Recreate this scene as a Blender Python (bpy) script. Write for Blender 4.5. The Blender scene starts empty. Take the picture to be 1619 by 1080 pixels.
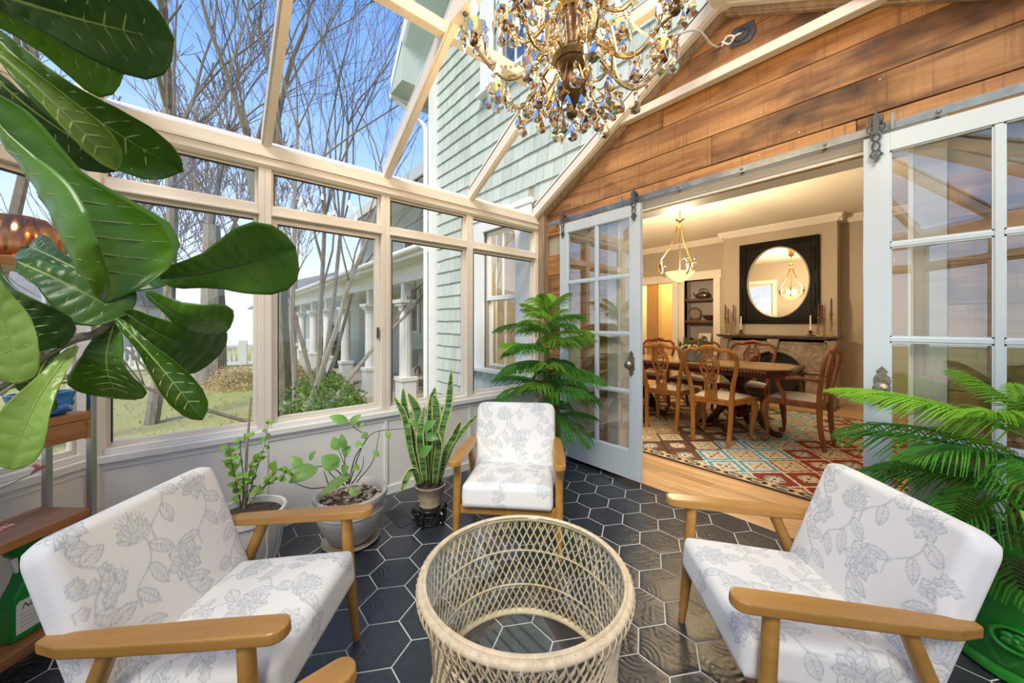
import bpy, math, random
import numpy as np
from mathutils import Vector, Matrix
R = math.radians
random.seed(7)
SC = bpy.context.scene
COL = SC.collection

# ---------------------------------------------------------------- camera
cam_d = bpy.data.cameras.new('camera')
cam_d.sensor_width = 36
cam_d.lens = 574 / 1619 * 36
cam_d.shift_y = -27 / 1619
cam_d.clip_start = 0.02
cam_d.clip_end = 400
cam = bpy.data.objects.new('camera', cam_d)
COL.objects.link(cam)
cam.location = (0, 0, 1.2)
cam.rotation_euler = (R(90), 0, math.atan2(.64503, -.76416) - R(90))
SC.camera = cam

# ---------------------------------------------------------------- sky, sun, exposure
SC.view_settings.view_transform = 'Standard'
SC.view_settings.look = 'None'
SC.view_settings.gamma = 1
SC.view_settings.exposure = 0.82
SC.view_settings.use_curve_mapping = False
SC.cycles.adaptive_threshold = .02
SC.cycles.max_bounces = 9
SC.cycles.diffuse_bounces = 4
SC.cycles.glossy_bounces = 4
SC.cycles.transmission_bounces = 7
SC.cycles.transparent_max_bounces = 14
wd = bpy.data.worlds.new('sky')
SC.world = wd
wd.use_nodes = True
nt = wd.node_tree
nt.nodes.clear()
_o = nt.nodes.new('ShaderNodeOutputWorld')
_b = nt.nodes.new('ShaderNodeBackground')
_r = nt.nodes.new('ShaderNodeValToRGB')
_s = nt.nodes.new('ShaderNodeSeparateXYZ')
_c = nt.nodes.new('ShaderNodeTexCoord')
nt.links.new(_c.outputs['Generated'], _s.inputs[0])
nt.links.new(_s.outputs['Z'], _r.inputs[0])
nt.links.new(_r.outputs[0], _b.inputs[0])
nt.links.new(_b.outputs[0], _o.inputs[0])
_e = _r.color_ramp.elements
_e[0].position = 0.0
_e[0].color = (.80, .83, .90, 1)
_e[1].position = 1.0
_e[1].color = (.08, .19, .52, 1)
for p, c in ((.14, (.56, .66, .88, 1)), (.36, (.30, .46, .84, 1)), (.62, (.14, .29, .70, 1))):
    q = _e.new(p)
    q.color = c
_b.inputs[1].default_value = 1.0
sun_d = bpy.data.lights.new('sun', 'SUN')
sun_d.energy = 2.5
sun_d.angle = R(24)
sun_d.color = (1, .90, .76)
sun = bpy.data.objects.new('sun', sun_d)
COL.objects.link(sun)
sun.location = (3, -6, 12)
sun.rotation_euler = Vector((-.38, .52, -.76)).to_track_quat('-Z', 'Y').to_euler()

# ---------------------------------------------------------------- helpers
def link(o, parent=None):
    COL.objects.link(o)
    if parent is not None:
        o.parent = parent
    return o

def tag(o, label=None, cat=None, group=None, kind=None):
    if label: o['label'] = label
    if cat: o['category'] = cat
    if group: o['group'] = group
    if kind: o['kind'] = kind
    return o

def empty(name, loc=(0, 0, 0), rz=0, parent=None):
    o = bpy.data.objects.new(name, None)
    o.empty_display_size = .05
    o.location = loc
    o.rotation_euler = (0, 0, rz)
    return link(o, parent)

def thing(name, label, cat, loc=(0, 0, 0), rz=0, group=None):
    return tag(empty(name, loc, rz), label, cat, group)

def copy_tree(o, parent=None):
    c = o.copy()
    link(c, parent)
    for ch in o.children:
        copy_tree(ch, c)
    return c

def T(x=0, y=0, z=0): return Matrix.Translation((x, y, z))
def RX(a): return Matrix.Rotation(a, 4, 'X')
def RY(a): return Matrix.Rotation(a, 4, 'Y')
def RZ(a): return Matrix.Rotation(a, 4, 'Z')
def S(x, y=None, z=None):
    if y is None: y = z = x
    return Matrix.Diagonal((x, y, z, 1))

def spline(pts, n=6):
    """Catmull-Rom through pts"""
    P = [Vector(p) for p in pts]
    if len(P) < 3: return P
    P = [2 * P[0] - P[1]] + P + [2 * P[-1] - P[-2]]
    out = []
    for i in range(1, len(P) - 2):
        for k in range(n):
            t = k / n
            a, b, c, d = P[i - 1], P[i], P[i + 1], P[i + 2]
            out.append(.5 * ((2 * b) + (c - a) * t + (2 * a - 5 * b + 4 * c - d) * t * t + (3 * b - a - 3 * c + d) * t ** 3))
    out.append(P[-2])
    return out

class MB:
    def __init__(self):
        self.v = []; self.f = []
    def add(self, vs, fs, M=None):
        b = len(self.v)
        if M is not None:
            vs = [M @ Vector(p) for p in vs]
        self.v.extend([tuple(p) for p in vs])
        self.f.extend([tuple(i + b for i in f) for f in fs])
        return self
    def box(self, x0, y0, z0, x1, y1, z1, M=None):
        vs = [(x0, y0, z0), (x1, y0, z0), (x1, y1, z0), (x0, y1, z0), (x0, y0, z1), (x1, y0, z1), (x1, y1, z1), (x0, y1, z1)]
        return self.add(vs, [(0, 3, 2, 1), (4, 5, 6, 7), (0, 1, 5, 4), (1, 2, 6, 5), (2, 3, 7, 6), (3, 0, 4, 7)], M)
    def prism(self, poly, a, b, M=None, ax='z'):
        """poly 2D extruded from a to b; ax z: (x,y), y: (x,z), x: (y,z)"""
        n = len(poly)
        def mk(p, h):
            return (p[0], p[1], h) if ax == 'z' else (p[0], h, p[1]) if ax == 'y' else (h, p[0], p[1])
        vs = [mk(p, a) for p in poly] + [mk(p, b) for p in poly]
        fs = [tuple(range(n - 1, -1, -1)), tuple(range(n, 2 * n))] + [(i, (i + 1) % n, n + (i + 1) % n, n + i) for i in range(n)]
        if ax == 'y': fs = [tuple(reversed(f)) for f in fs]
        return self.add(vs, fs, M)
    def tube(self, pts, r, n=6, M=None, cap=True, flat=1.0):
        P = [Vector(p) for p in pts]
        m = len(P)
        rs = r if isinstance(r, (list, tuple)) else [r] * m
        if len(rs) != m:
            rs = list(np.interp(np.linspace(0, 1, m), np.linspace(0, 1, len(rs)), rs))
        tang = []
        for i in range(m):
            t = P[min(i + 1, m - 1)] - P[max(i - 1, 0)]
            tang.append(t.normalized() if t.length > 1e-9 else Vector((0, 0, 1)))
        up = Vector((0, 0, 1)) if abs(tang[0].z) < .9 else Vector((1, 0, 0))
        u = (up - tang[0] * up.dot(tang[0])).normalized()
        vs = []; fs = []
        for i in range(m):
            u = u - tang[i] * u.dot(tang[i])
            u = u.normalized() if u.length > 1e-6 else tang[i].orthogonal().normalized()
            w = tang[i].cross(u)
            for k in range(n):
                a = 2 * math.pi * (k + .5) / n
                vs.append(P[i] + (u * math.cos(a) * flat + w * math.sin(a)) * rs[i])
        for i in range(m - 1):
            for k in range(n):
                a = i * n + k; b = i * n + (k + 1) % n
                fs.append((a, b, b + n, a + n))
        if cap:
            fs.append(tuple(range(n - 1, -1, -1)))
            fs.append(tuple((m - 1) * n + k for k in range(n)))
        return self.add(vs, fs, M)
    def lathe(self, prof, n=24, M=None, cap=True, mod=None):
        vs = []; fs = []
        m = len(prof)
        for i, (r, z) in enumerate(prof):
            for k in range(n):
                a = 2 * math.pi * k / n
                q = r * (mod(a, i) if mod else 1)
                vs.append((q * math.cos(a), q * math.sin(a), z))
        for i in range(m - 1):
            for k in range(n):
                a = i * n + k; b = i * n + (k + 1) % n
                fs.append((a, b, b + n, a + n))
        if cap:
            if prof[0][0] > 1e-6: fs.append(tuple(range(n - 1, -1, -1)))
            if prof[-1][0] > 1e-6: fs.append(tuple((m - 1) * n + k for k in range(n)))
        return self.add(vs, fs, M)
    def ball(self, c, r, n=10, m=6, M=None):
        rx, ry, rz = r if isinstance(r, (tuple, list)) else (r, r, r)
        prof = [(math.sin(math.pi * i / m), -math.cos(math.pi * i / m)) for i in range(m + 1)]
        prof[0] = (1e-4, -1); prof[-1] = (1e-4, 1)
        Q = T(*c) @ S(rx, ry, rz)
        return self.lathe(prof, n, (M @ Q) if M is not None else Q, cap=False)
    def torus(self, Rr, r, n=32, k=8, M=None, z=0):
        pts = []
        vs = []; fs = []
        for i in range(n):
            a = 2 * math.pi * i / n
            for j in range(k):
                b = 2 * math.pi * j / k
                q = Rr + r * math.cos(b)
                vs.append((q * math.cos(a), q * math.sin(a), z + r * math.sin(b)))
        for i in range(n):
            for j in range(k):
                fs.append((i * k + j, ((i + 1) % n) * k + j, ((i + 1) % n) * k + (j + 1) % k, i * k + (j + 1) % k))
        return self.add(vs, fs, M)
    def grid(self, F, nu, nv, M=None, wrap=False):
        vs = [F(i / nu, j / nv) for j in range(nv + 1) for i in range(nu + 1)]
        fs = [(j * (nu + 1) + i, j * (nu + 1) + i + 1, (j + 1) * (nu + 1) + i + 1, (j + 1) * (nu + 1) + i) for j in range(nv) for i in range(nu)]
        return self.add(vs, fs, M)
    def mesh(self, name, mat=None, smooth=False, angle=40):
        me = bpy.data.meshes.new(name)
        me.from_pydata(self.v, [], self.f)
        if mat is not None: me.materials.append(mat)
        if smooth:
            me.polygons.foreach_set('use_smooth', [True] * len(me.polygons))
            me.set_sharp_from_angle(angle=R(angle))
        me.update()
        return me
    def build(self, name, mat, parent=None, smooth=False, bevel=0, kind=None, loc=None, rz=0, angle=40, seg=2):
        o = bpy.data.objects.new(name, self.mesh(name, mat, smooth, angle))
        if loc is not None: o.location = loc
        if rz: o.rotation_euler = (0, 0, rz)
        link(o, parent)
        if kind: o['kind'] = kind
        if bevel:
            b = o.modifiers.new('bevel', 'BEVEL')
            b.width = bevel; b.segments = seg; b.limit_method = 'ANGLE'; b.angle_limit = R(35)
        return o

def inst(src, parent, loc=(0, 0, 0), rot=None, scale=None, name=None):
    """a further object that shares src's mesh"""
    o = bpy.data.objects.new(name or src.name.split('.')[0], src.data)
    o.location = loc
    if rot is not None: o.rotation_euler = rot
    if scale is not None: o.scale = (scale,) * 3 if isinstance(scale, (int, float)) else scale
    return link(o, parent)

def struct(o, label=None):
    o['kind'] = 'structure'
    if label: o['label'] = label
    return o
# ---------------------------------------------------------------- materials
def nodes(name):
    m = bpy.data.materials.new(name)
    m.use_nodes = True
    t = m.node_tree
    return m, t, t.nodes['Principled BSDF']

def nn(t, k, **kw):
    n = t.nodes.new('ShaderNode' + k)
    for a, b in kw.items(): setattr(n, a, b)
    return n

def coords(t, stretch=(1, 1, 1), rnd=True, rot=(0, 0, 0)):
    c = nn(t, 'TexCoord')
    mp = nn(t, 'Mapping')
    mp.inputs['Scale'].default_value = stretch
    mp.inputs['Rotation'].default_value = rot
    if rnd:
        oi = nn(t, 'ObjectInfo')
        ml = nn(t, 'MATH' if False else 'Math', operation='MULTIPLY')
        ml.inputs[1].default_value = 37.0
        t.links.new(oi.outputs['Random'], ml.inputs[0])
        ad = nn(t, 'VectorMath', operation='ADD')
        t.links.new(c.outputs['Object'], ad.inputs[0])
        t.links.new(ml.outputs[0], ad.inputs[1])
        t.links.new(ad.outputs[0], mp.inputs[0])
    else:
        t.links.new(c.outputs['Object'], mp.inputs[0])
    return mp.outputs[0]

def mix(t, a, b, f):
    m = nn(t, 'Mix', data_type='RGBA')
    for s, v in ((0, f), (6, a), (7, b)):
        if hasattr(v, 'is_output'): t.links.new(v, m.inputs[s])
        else: m.inputs[s].default_value = v if isinstance(v, float) else (*v[:3], 1)
    return m.outputs[2]

def ramp(t, f, stops):
    r = nn(t, 'ValToRGB')
    e = r.color_ramp.elements
    while len(e) < len(stops): e.new(.5)
    for q, (p, c) in zip(e, stops):
        q.position = p
        q.color = (c, c, c, 1) if isinstance(c, (int, float)) else (*c, 1)
    t.links.new(f, r.inputs[0])
    return r.outputs[0]

def noise(t, vec, scale, detail=4, rough=.55, dist=0):
    n = nn(t, 'TexNoise')
    n.inputs['Scale'].default_value = scale
    n.inputs['Detail'].default_value = detail
    n.inputs['Roughness'].default_value = rough
    n.inputs['Distortion'].default_value = dist
    t.links.new(vec, n.inputs['Vector'])
    return n.outputs['Fac']

def bump(t, bs, h, strength, dist=.01):
    b = nn(t, 'Bump')
    b.inputs['Strength'].default_value = strength
    b.inputs['Distance'].default_value = dist
    t.links.new(h, b.inputs['Height'])
    t.links.new(b.outputs[0], bs.inputs['Normal'])

def mat(name, col, rough=.5, metal=0, col2=None, nscale=8, stretch=(1, 1, 1), bmp=0, bscale=60, vary=0, emit=None, spec=None, trans=0, sss=0, coat=0):
    m, t, b = nodes(name)
    b.inputs['Roughness'].default_value = rough
    b.inputs['Metallic'].default_value = metal
    if spec is not None: b.inputs['Specular IOR Level'].default_value = spec
    if trans: b.inputs['Transmission Weight'].default_value = trans
    if coat: b.inputs['Coat Weight'].default_value = coat; b.inputs['Coat Roughness'].default_value = .15
    v = coords(t, stretch)
    src = None
    if col2 is not None:
        f = ramp(t, noise(t, v, nscale), ((.35, 0.), (.65, 1.)))
        src = mix(t, col, col2, f)
    if vary:
        oi = nn(t, 'ObjectInfo')
        hs = nn(t, 'HueSaturation')
        mr = nn(t, 'MapRange')
        mr.inputs['To Min'].default_value = 1 - vary
        mr.inputs['To Max'].default_value = 1 + vary
        t.links.new(oi.outputs['Random'], mr.inputs[0])
        t.links.new(mr.outputs[0], hs.inputs['Value'])
        if src is not None: t.links.new(src, hs.inputs['Color'])
        else: hs.inputs['Color'].default_value = (*col, 1)
        src = hs.outputs[0]
    if src is not None: t.links.new(src, b.inputs['Base Color'])
    else: b.inputs['Base Color'].default_value = (*col, 1)
    if bmp: bump(t, b, noise(t, v, bscale, 5), bmp)
    if emit:
        b.inputs['Emission Color'].default_value = (*emit[0], 1)
        b.inputs['Emission Strength'].default_value = emit[1]
    return m

def wood(name, stops, stretch, nscale=3.0, rough=.45, bmp=.15, saw=0, vary=.12, dist=.4, knots=0):
    """grain runs along the axis with the small stretch value"""
    m, t, b = nodes(name)
    b.inputs['Roughness'].default_value = rough
    v = coords(t, stretch)
    f = noise(t, v, nscale, 7, .62, dist)
    c = ramp(t, f, stops)
    if knots:
        vv = coords(t, (1.3, 1.3, 2.6))
        k = ramp(t, noise(t, vv, 1.7, 3, .6), ((.50, 0.), (.68, .95)))
        c = mix(t, c, (.045, .02, .011), k)
    if saw:
        vs = coords(t, (60, 60, 2.0))
        sf = ramp(t, noise(t, vs, 1.0, 3), ((.55, 0.), (.72, saw)))
        c = mix(t, c, (.16, .075, .03), sf)
    oi = nn(t, 'ObjectInfo')
    hs = nn(t, 'HueSaturation')
    mr = nn(t, 'MapRange')
    mr.inputs['To Min'].default_value = 1 - vary
    mr.inputs['To Max'].default_value = 1 + vary
    t.links.new(oi.outputs['Random'], mr.inputs[0])
    t.links.new(mr.outputs[0], hs.inputs['Value'])
    t.links.new(c, hs.inputs['Color'])
    t.links.new(hs.outputs[0], b.inputs['Base Color'])
    if bmp: bump(t, b, f, bmp, .004)
    return m

def pane_mat(name, tint=(.93, .97, .95), ior=1.5, boost=1.0):
    """thin window glass: see-through with Fresnel reflections"""
    m = bpy.data.materials.new(name)
    m.use_nodes = True
    t = m.node_tree
    t.nodes.clear()
    o = nn(t, 'OutputMaterial')
    tr = nn(t, 'BsdfTransparent')
    tr.inputs[0].default_value = (*tint, 1)
    gl = nn(t, 'BsdfGlossy')
    gl.inputs['Roughness'].default_value = 0.0
    gl.inputs[0].default_value = (1, 1, 1, 1)
    ge = nn(t, 'NewGeometry')
    dt = nn(t, 'VectorMath', operation='DOT_PRODUCT')
    t.links.new(ge.outputs['Normal'], dt.inputs[0])
    t.links.new(ge.outputs['Incoming'], dt.inputs[1])
    ab = nn(t, 'Math', operation='ABSOLUTE')
    t.links.new(dt.outputs['Value'], ab.inputs[0])
    om = nn(t, 'Math', operation='SUBTRACT')
    om.inputs[0].default_value = 1.0
    t.links.new(ab.outputs[0], om.inputs[1])
    pw_ = nn(t, 'Math', operation='POWER')
    pw_.inputs[1].default_value = 5.0
    t.links.new(om.outputs[0], pw_.inputs[0])
    f0 = ((ior - 1) / (ior + 1)) ** 2
    fr = nn(t, 'Math', operation='MULTIPLY_ADD')
    fr.inputs[1].default_value = 1 - f0
    fr.inputs[2].default_value = f0
    t.links.new(pw_.outputs[0], fr.inputs[0])
    mx = nn(t, 'MixShader')
    ml = nn(t, 'Math', operation='MULTIPLY')
    ml.inputs[1].default_value = boost
    ml.use_clamp = True
    t.links.new(fr.outputs[0], ml.inputs[0])
    t.links.new(ml.outputs[0], mx.inputs[0])
    t.links.new(tr.outputs[0], mx.inputs[1])
    t.links.new(gl.outputs[0], mx.inputs[2])
    t.links.new(mx.outputs[0], o.inputs[0])
    return m

def attr_mat(name, attr='Col', rough=.8, bmp=0, bscale=400):
    m, t, b = nodes(name)
    a = nn(t, 'Attribute', attribute_name=attr)
    t.links.new(a.outputs['Color'], b.inputs['Base Color'])
    b.inputs['Roughness'].default_value = rough
    if bmp: bump(t, b, noise(t, coords(t), bscale, 2), bmp, .002)
    return m

def leaf_mat(name, c1, c2, rough=.35, trans=.35, nscale=6):
    m, t, b = nodes(name)
    v = coords(t)
    c = mix(t, c1, c2, ramp(t, noise(t, v, nscale), ((.3, 0.), (.7, 1.))))
    oi = nn(t, 'ObjectInfo')
    hs = nn(t, 'HueSaturation')
    mr = nn(t, 'MapRange')
    mr.inputs['To Min'].default_value = .8
    mr.inputs['To Max'].default_value = 1.25
    t.links.new(oi.outputs['Random'], mr.inputs[0])
    t.links.new(mr.outputs[0], hs.inputs['Value'])
    t.links.new(c, hs.inputs['Color'])
    t.links.new(hs.outputs[0], b.inputs['Base Color'])
    b.inputs['Roughness'].default_value = rough
    tl = nn(t, 'BsdfTranslucent')
    t.links.new(hs.outputs[0], tl.inputs[0])
    mx = nn(t, 'MixShader')
    mx.inputs[0].default_value = trans
    t.links.new(b.outputs[0], mx.inputs[1])
    t.links.new(tl.outputs[0], mx.inputs[2])
    t.links.new(mx.outputs[0], t.nodes['Material Output'].inputs[0])
    return m

ALMOND = mat('almond_paint', (.78, .70, .60), .35)
WHITE = mat('white_paint', (.82, .80, .77), .4, bmp=.03, bscale=30)
PANEL = mat('knee_wall_panel', (.80, .78, .755), .5)
DOORP = mat('door_paint', (.58, .645, .69), .45, bmp=.05, bscale=40)
TRIMB = wood('weathered_trim', ((.3, (.20, .13, .08)), (.7, (.42, .30, .20))), (9, 9, .7), 3, .6)
GASKET = mat('gasket_rubber', (.015, .02, .022), .6)
GLASS = pane_mat('window_glass', (.965, .985, .975), 1.5, .8)
ROOFG = pane_mat('roof_glass', (.955, .985, .98), 1.5, .6)
DOORG = pane_mat('door_glass', (.96, .975, .97), 1.52, 3.0)
TABG = pane_mat('table_glass', (.97, .99, .98), 1.52, 1.1)
PLANK = wood('barn_plank', ((.22, (.055, .025, .012)), (.36, (.24, .10, .032)), (.52, (.43, .205, .07)), (.75, (.56, .30, .115))), (.55, 8, 7), 1.6, .6, .35, .6, .2, .9, 1)
CASING = wood('grey_casing', ((.3, (.40, .36, .31)), (.7, (.55, .51, .46))), (1, 8, 8), 2, .6, .1)
IRON = mat('galvanised_track', (.20, .23, .25), .45, .8, (.30, .33, .35), 12)
CASTI = mat('cast_iron', (.12, .12, .13), .55, .7, bmp=.3, bscale=120)
ARMW = wood('teak_arm', ((.25, (.34, .155, .03)), (.6, (.47, .235, .055)), (.8, (.53, .29, .085))), (9, .9, 9), 2.5, .33, .06)
SHELFW = wood('walnut_shelf', ((.25, (.14, .05, .016)), (.5, (.36, .15, .05)), (.75, (.50, .23, .09))), (1, 8, 8), 2.2, .35, .08)
STEEL = mat('brushed_steel', (.55, .55, .56), .28, 1)
GROUT = mat('grout', (.74, .72, .69), .9)
OAKF = wood('oak_floor', ((.25, (.42, .24, .10)), (.5, (.60, .39, .20)), (.75, (.72, .51, .30))), (.7, 9, 9), 2.2, .35, .04, vary=.18)
RATTAN = wood('rattan_cane', ((.25, (.56, .41, .24)), (.55, (.76, .61, .41)), (.8, (.84, .71, .52))), (20, 20, 20), 2, .5, .1)
BRASS = mat('aged_brass', (.60, .40, .15), .3, 1, (.42, .26, .09), 20)
BRONZE = mat('bronze', (.13, .075, .04), .4, .8)
MAHOG = wood('mahogany', ((.3, (.03, .010, .006)), (.7, (.11, .032, .016))), (2, 9, 9), 2, .22, .03)
OAKC = wood('chair_oak', ((.25, (.28, .11, .022)), (.55, (.42, .19, .045)), (.8, (.50, .25, .07))), (9, 9, 1.2), 2, .3, .05)
IVORY = mat('ivory_seat', (.72, .68, .62), .85, bmp=.1, bscale=300)
SOIL = mat('soil', (.05, .032, .02), .95, col2=(.11, .07, .045), nscale=60, bmp=.8, bscale=90)
BLACKL = mat('black_lacquer', (.012, .010, .012), .18)
# ---------------------------------------------------------------- sunroom shell
XL, XR, YW = -2.54, .80, 2.52          # window wall, right wall, plank wall (inner faces)
XC = -.87                              # ridge
HUB = (XC, .29)
SLOPE = .57
def roofz(d): return 2.225 + SLOPE * d     # underside height at distance d inside the eave

# hexagon floor tiles ------------------------------------------------
def tile_mat():
    m, t, b = nodes('cement_hex_tile')
    v = coords(t)
    n1 = noise(t, v, 5, 4)
    c = ramp(t, n1, ((.3, (.018, .024, .034)), (.7, (.036, .042, .054))))
    t.links.new(c, b.inputs['Base Color'])
    t.links.new(ramp(t, n1, ((.3, .28), (.7, .38))), b.inputs['Roughness'])
    b.inputs['Specular IOR Level'].default_value = .85
    return m
TILE = tile_mat()
floor = MB().prism([(XL - .02, YW + .03), (XL - .02, -.4), (-1.56, -1.40), (-.18, -1.40), (XR + .02, -.4), (XR + .02, YW + .03)][::-1], -.12, -.0022).build('floor', GROUT)
struct(floor, 'dark hexagon tiled sunroom floor with pale grout')
HS = .1173                                  # tile side (eight-inch tile)
HW = HS * math.sqrt(3)
def hexpoly(s): return [(s * math.cos(R(60 * k)), s * math.sin(R(60 * k))) for k in range(6)]
tile_me = None
def clip(poly, a, b, c):
    """keep a*x+b*y<=c"""
    out = []
    for i in range(len(poly)):
        p, q = poly[i], poly[(i + 1) % len(poly)]
        dp, dq = a * p[0] + b * p[1] - c, a * q[0] + b * q[1] - c
        if dp <= 0: out.append(p)
        if dp * dq < 0:
            s = dp / (dp - dq)
            out.append((p[0] + s * (q[0] - p[0]), p[1] + s * (q[1] - p[1])))
    return out
GAP = .0030
_p = hexpoly(HS - GAP)
def relief(x, y):
    """sea-creature relief of the tile: a spiral, a star and a coral around three corners"""
    best = None
    for i, a in enumerate((0, 120, 240)):
        cx, cy = HS * math.cos(R(a)), HS * math.sin(R(a))
        d = math.hypot(x - cx, y - cy)
        if best is None or d < best[0]: best = (d, math.atan2(y - cy, x - cx), i)
    d, th, i = best
    if i == 0: h = math.sin(d * 330 + 3 * th) * (1 if d < .085 else .2)
    elif i == 1: h = math.sin(17 * th + 7 * math.sin(d * 90)) * min(1, d * 40) * (1 if d < .075 else .35)
    else: h = math.sin(d * 210 + 3.2 * math.sin(7 * th)) * (1 if d < .09 else .2)
    c = math.hypot(x, y)
    if c < .03: h = math.sin(c * 420 + 2 * th)
    return h
tproto = MB()
NS = 15
vid = {}
vs, fs = [], []
Sr = HS - GAP
def hv(q, r_):
    k = (q, r_)
    if k not in vid:
        x = Sr * (q + r_ / 2) / NS; y = Sr * (r_ * math.sqrt(3) / 2) / NS
        ring_ = max(abs(q), abs(r_), abs(q + r_))
        e_ = min(1, (NS - ring_) / 1.5)
        vid[k] = len(vs); vs.append((x, y, -.0012 * (1 - e_) + + .0016 * relief(x, y) * e_))
    return vid[k]
for q in range(-NS, NS + 1):
    for r_ in range(-NS, NS + 1):
        def ok(*ps): return all(max(abs(a), abs(b), abs(a + b)) <= NS for a, b in ps)
        t1 = ((q, r_), (q + 1, r_), (q, r_ + 1))
        t2 = ((q + 1, r_), (q + 1, r_ + 1), (q, r_ + 1))
        for t_ in (t1, t2):
            if ok(*t_): fs.append(tuple(hv(*p) for p in t_))
tproto.add(vs, fs)
tproto.add([(*p, -.006) for p in _p] + [(*p, -.0012) for p in _p], [(i, (i + 1) % 6, 6 + (i + 1) % 6, 6 + i) for i in range(6)])
tile_me = tproto.mesh('tile', TILE, True, 60)
cxx, cyy = -1.713, 2.3255
rest = MB()
ntile = 0
for i in range(-8, 16):
    for j in range(-22, 4):
        x = cxx + i * 1.5 * HS
        y = cyy + j * HW + (HW / 2 if i % 2 else 0)
        P = [(x + a, y + b) for a, b in hexpoly(HS)]
        if not any(XL < p[0] < XR and -1.4 < p[1] < YW for p in P): continue
        whole = all(XL + .02 < p[0] < XR - .02 and p[1] < YW and p[0] + p[1] > -2.94 and p[0] - p[1] < 1.2 and p[1] > -1.4 for p in P)
        fw = -.764 * x + .645 * y
        rt = .645 * x + .764 * y
        seen = fw > .15 and abs(rt / fw) < 1.75 and 1.2 / fw * 574 < 760
        if whole:
            if seen:
                o = bpy.data.objects.new('tile', tile_me)
                o.location = (x, y, 0)
                o.rotation_euler = (0, 0, R(120) * random.randrange(3))
                link(o, floor); ntile += 1
            else:
                rest.prism([(x + a, y + b) for a, b in _p], -.004, 0)
        else:
            Q = [(x + a, y + b) for a, b in _p]
            for c in ((-1, 0, -XL - .02), (1, 0, XR - .02), (0, 1, YW), (-1, -1, 2.94), (1, -1, 1.2), (0, -1, 1.4)):
                Q = clip(Q, *c)
                if len(Q) < 3: break
            if len(Q) >= 3: rest.prism(Q, -.004, 0)
o = rest.build('cut_tile', TILE, floor, kind='stuff')

# window walls ---------------------------------------------------------
def window_bay(n, p0, p1, label, slide=False):
    """one bay from p0 to p1 (floor points, inside face); outward is to the left of p0->p1"""
    d = Vector((p1[0] - p0[0], p1[1] - p0[1], 0))
    L = d.length
    e = empty('window_%d' % n, (p0[0], p0[1], 0), math.atan2(d.y, d.x))
    struct(e, label)
    b = MB()
    b.box(0, 0, 0.55, .032, .09, 2.11); b.box(L - .032, 0, .55, L, .09, 2.11)
    b.build('jamb', ALMOND, e, bevel=.003)
    b = MB().box(.032, 0, 1.835, L - .032, .09, 1.895)
    b.box(.032, -.012, 1.835, L - .032, 0, 1.848)
    b.build('transom_rail', ALMOND, e, bevel=.003)
    b = MB().box(-.0, -.025, .55, L, .10, .585).box(.032, .0, .585, L - .032, .09, .612)
    b.build('window_sill', WHITE, e, bevel=.004)
    # sashes
    def sash(z0, z1, y, w, m, x0=.032, x1=None):
        x1 = L - .032 if x1 is None else x1
        s = MB()
        s.box(x0, y, z0, x0 + w, y + .03, z1); s.box(x1 - w, y, z0, x1, y + .03, z1)
        s.box(x0 + w, y, z0, x1 - w, y + .03, z0 + w); s.box(x0 + w, y, z1 - w, x1 - w, y + .03, z1)
        s = s.build('sash', m, e, bevel=.002)
        g = MB().box(x0 + w * .6, y + .012, z0 + w * .6, x1 - w * .6, y + .016, z1 - w * .6).build('pane', GLASS, e)
        k = MB()
        k.box(x0 + w, y - .002, z1 - w - .008, x1 - w, y + .01, z1 - w); k.box(x0 + w, y - .002, z0 + w, x0 + w + .005, y + .01, z1 - w)
        k.build('gasket', GASKET, s)
        return s
    sash(.612, 1.835, .03, .022 if not slide else .034, ALMOND)
    sash(1.895, 2.11, .03, .014, ALMOND)
    if slide:
        MB().box(L - .052, .012, 1.10, L - .044, .03, 1.18).build('latch', GASKET, e, bevel=.002)
    return e

def wall_run(pts, tagname, labels, n0):
    """knee wall and eave beam below and above a run of bays"""
    n = n0
    d = Vector((pts[-1][0] - pts[0][0], pts[-1][1] - pts[0][1], 0))
    L = d.length
    w = empty(tagname, (pts[0][0], pts[0][1], 0), math.atan2(d.y, d.x))
    struct(w, 'white panelled knee wall under the sunroom windows')
    MB().box(-.04, 0.0, -.1, L + .04, .10, .55).build('knee_wall', PANEL, w)
    b = MB().box(-.0, -.012, 0, L, 0, .055).box(0, -.006, .515, L, 0, .55)
    b.build('skirting', WHITE, w, bevel=.003)
    acc = 0
    for a, c in zip(pts[:-1], pts[1:]):
        q = math.hypot(c[0] - a[0], c[1] - a[1])
        MB().box(acc - .012, -.009, .055, acc + .012, 0, .515).build('panel_strip', WHITE, w, bevel=.002)
        acc += q
    b = MB()
    b.prism([(.10, 2.11), (0, 2.11), (-.02, 2.125), (-.02, 2.235), (.02, 2.26), (.10, 2.31)], -.012, L + .012, None, 'x')
    b.box(0, -.032, 2.165, L, -.02, 2.18)
    b.build('eave_beam', ALMOND, w)
    MB().box(0, .10, 2.2, L, .22, 2.29).build('gutter', WHITE, w, bevel=.01)
    for i, (a, c) in enumerate(zip(pts[:-1], pts[1:])):
        window_bay(n, a, c, labels % (i + 1), slide=(tagname == 'wall_left' and i == 1))
        n += 1
    return n
ys = [-.40, .265, .975, 1.685, 2.47]
C0, C1, C2, C3 = (XL, -.40), (-1.56, -1.38), (-.18, -1.38), (XR, -.40)
n = wall_run([(XL, y) for y in ys], 'wall_left', 'tall sunroom window with transom, bay %d counted from the bay corner', 1)
n = wall_run([C1, ((C0[0] + C1[0]) / 2, (C0[1] + C1[1]) / 2), C0], 'wall_bay_left', 'angled bay window beside the plant shelf, pane %d', n)
n = wall_run([C2, ((C1[0] + C2[0]) / 2, C1[1]), C1], 'wall_bay_end', 'window in the far end of the bay, pane %d', n)
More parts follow.
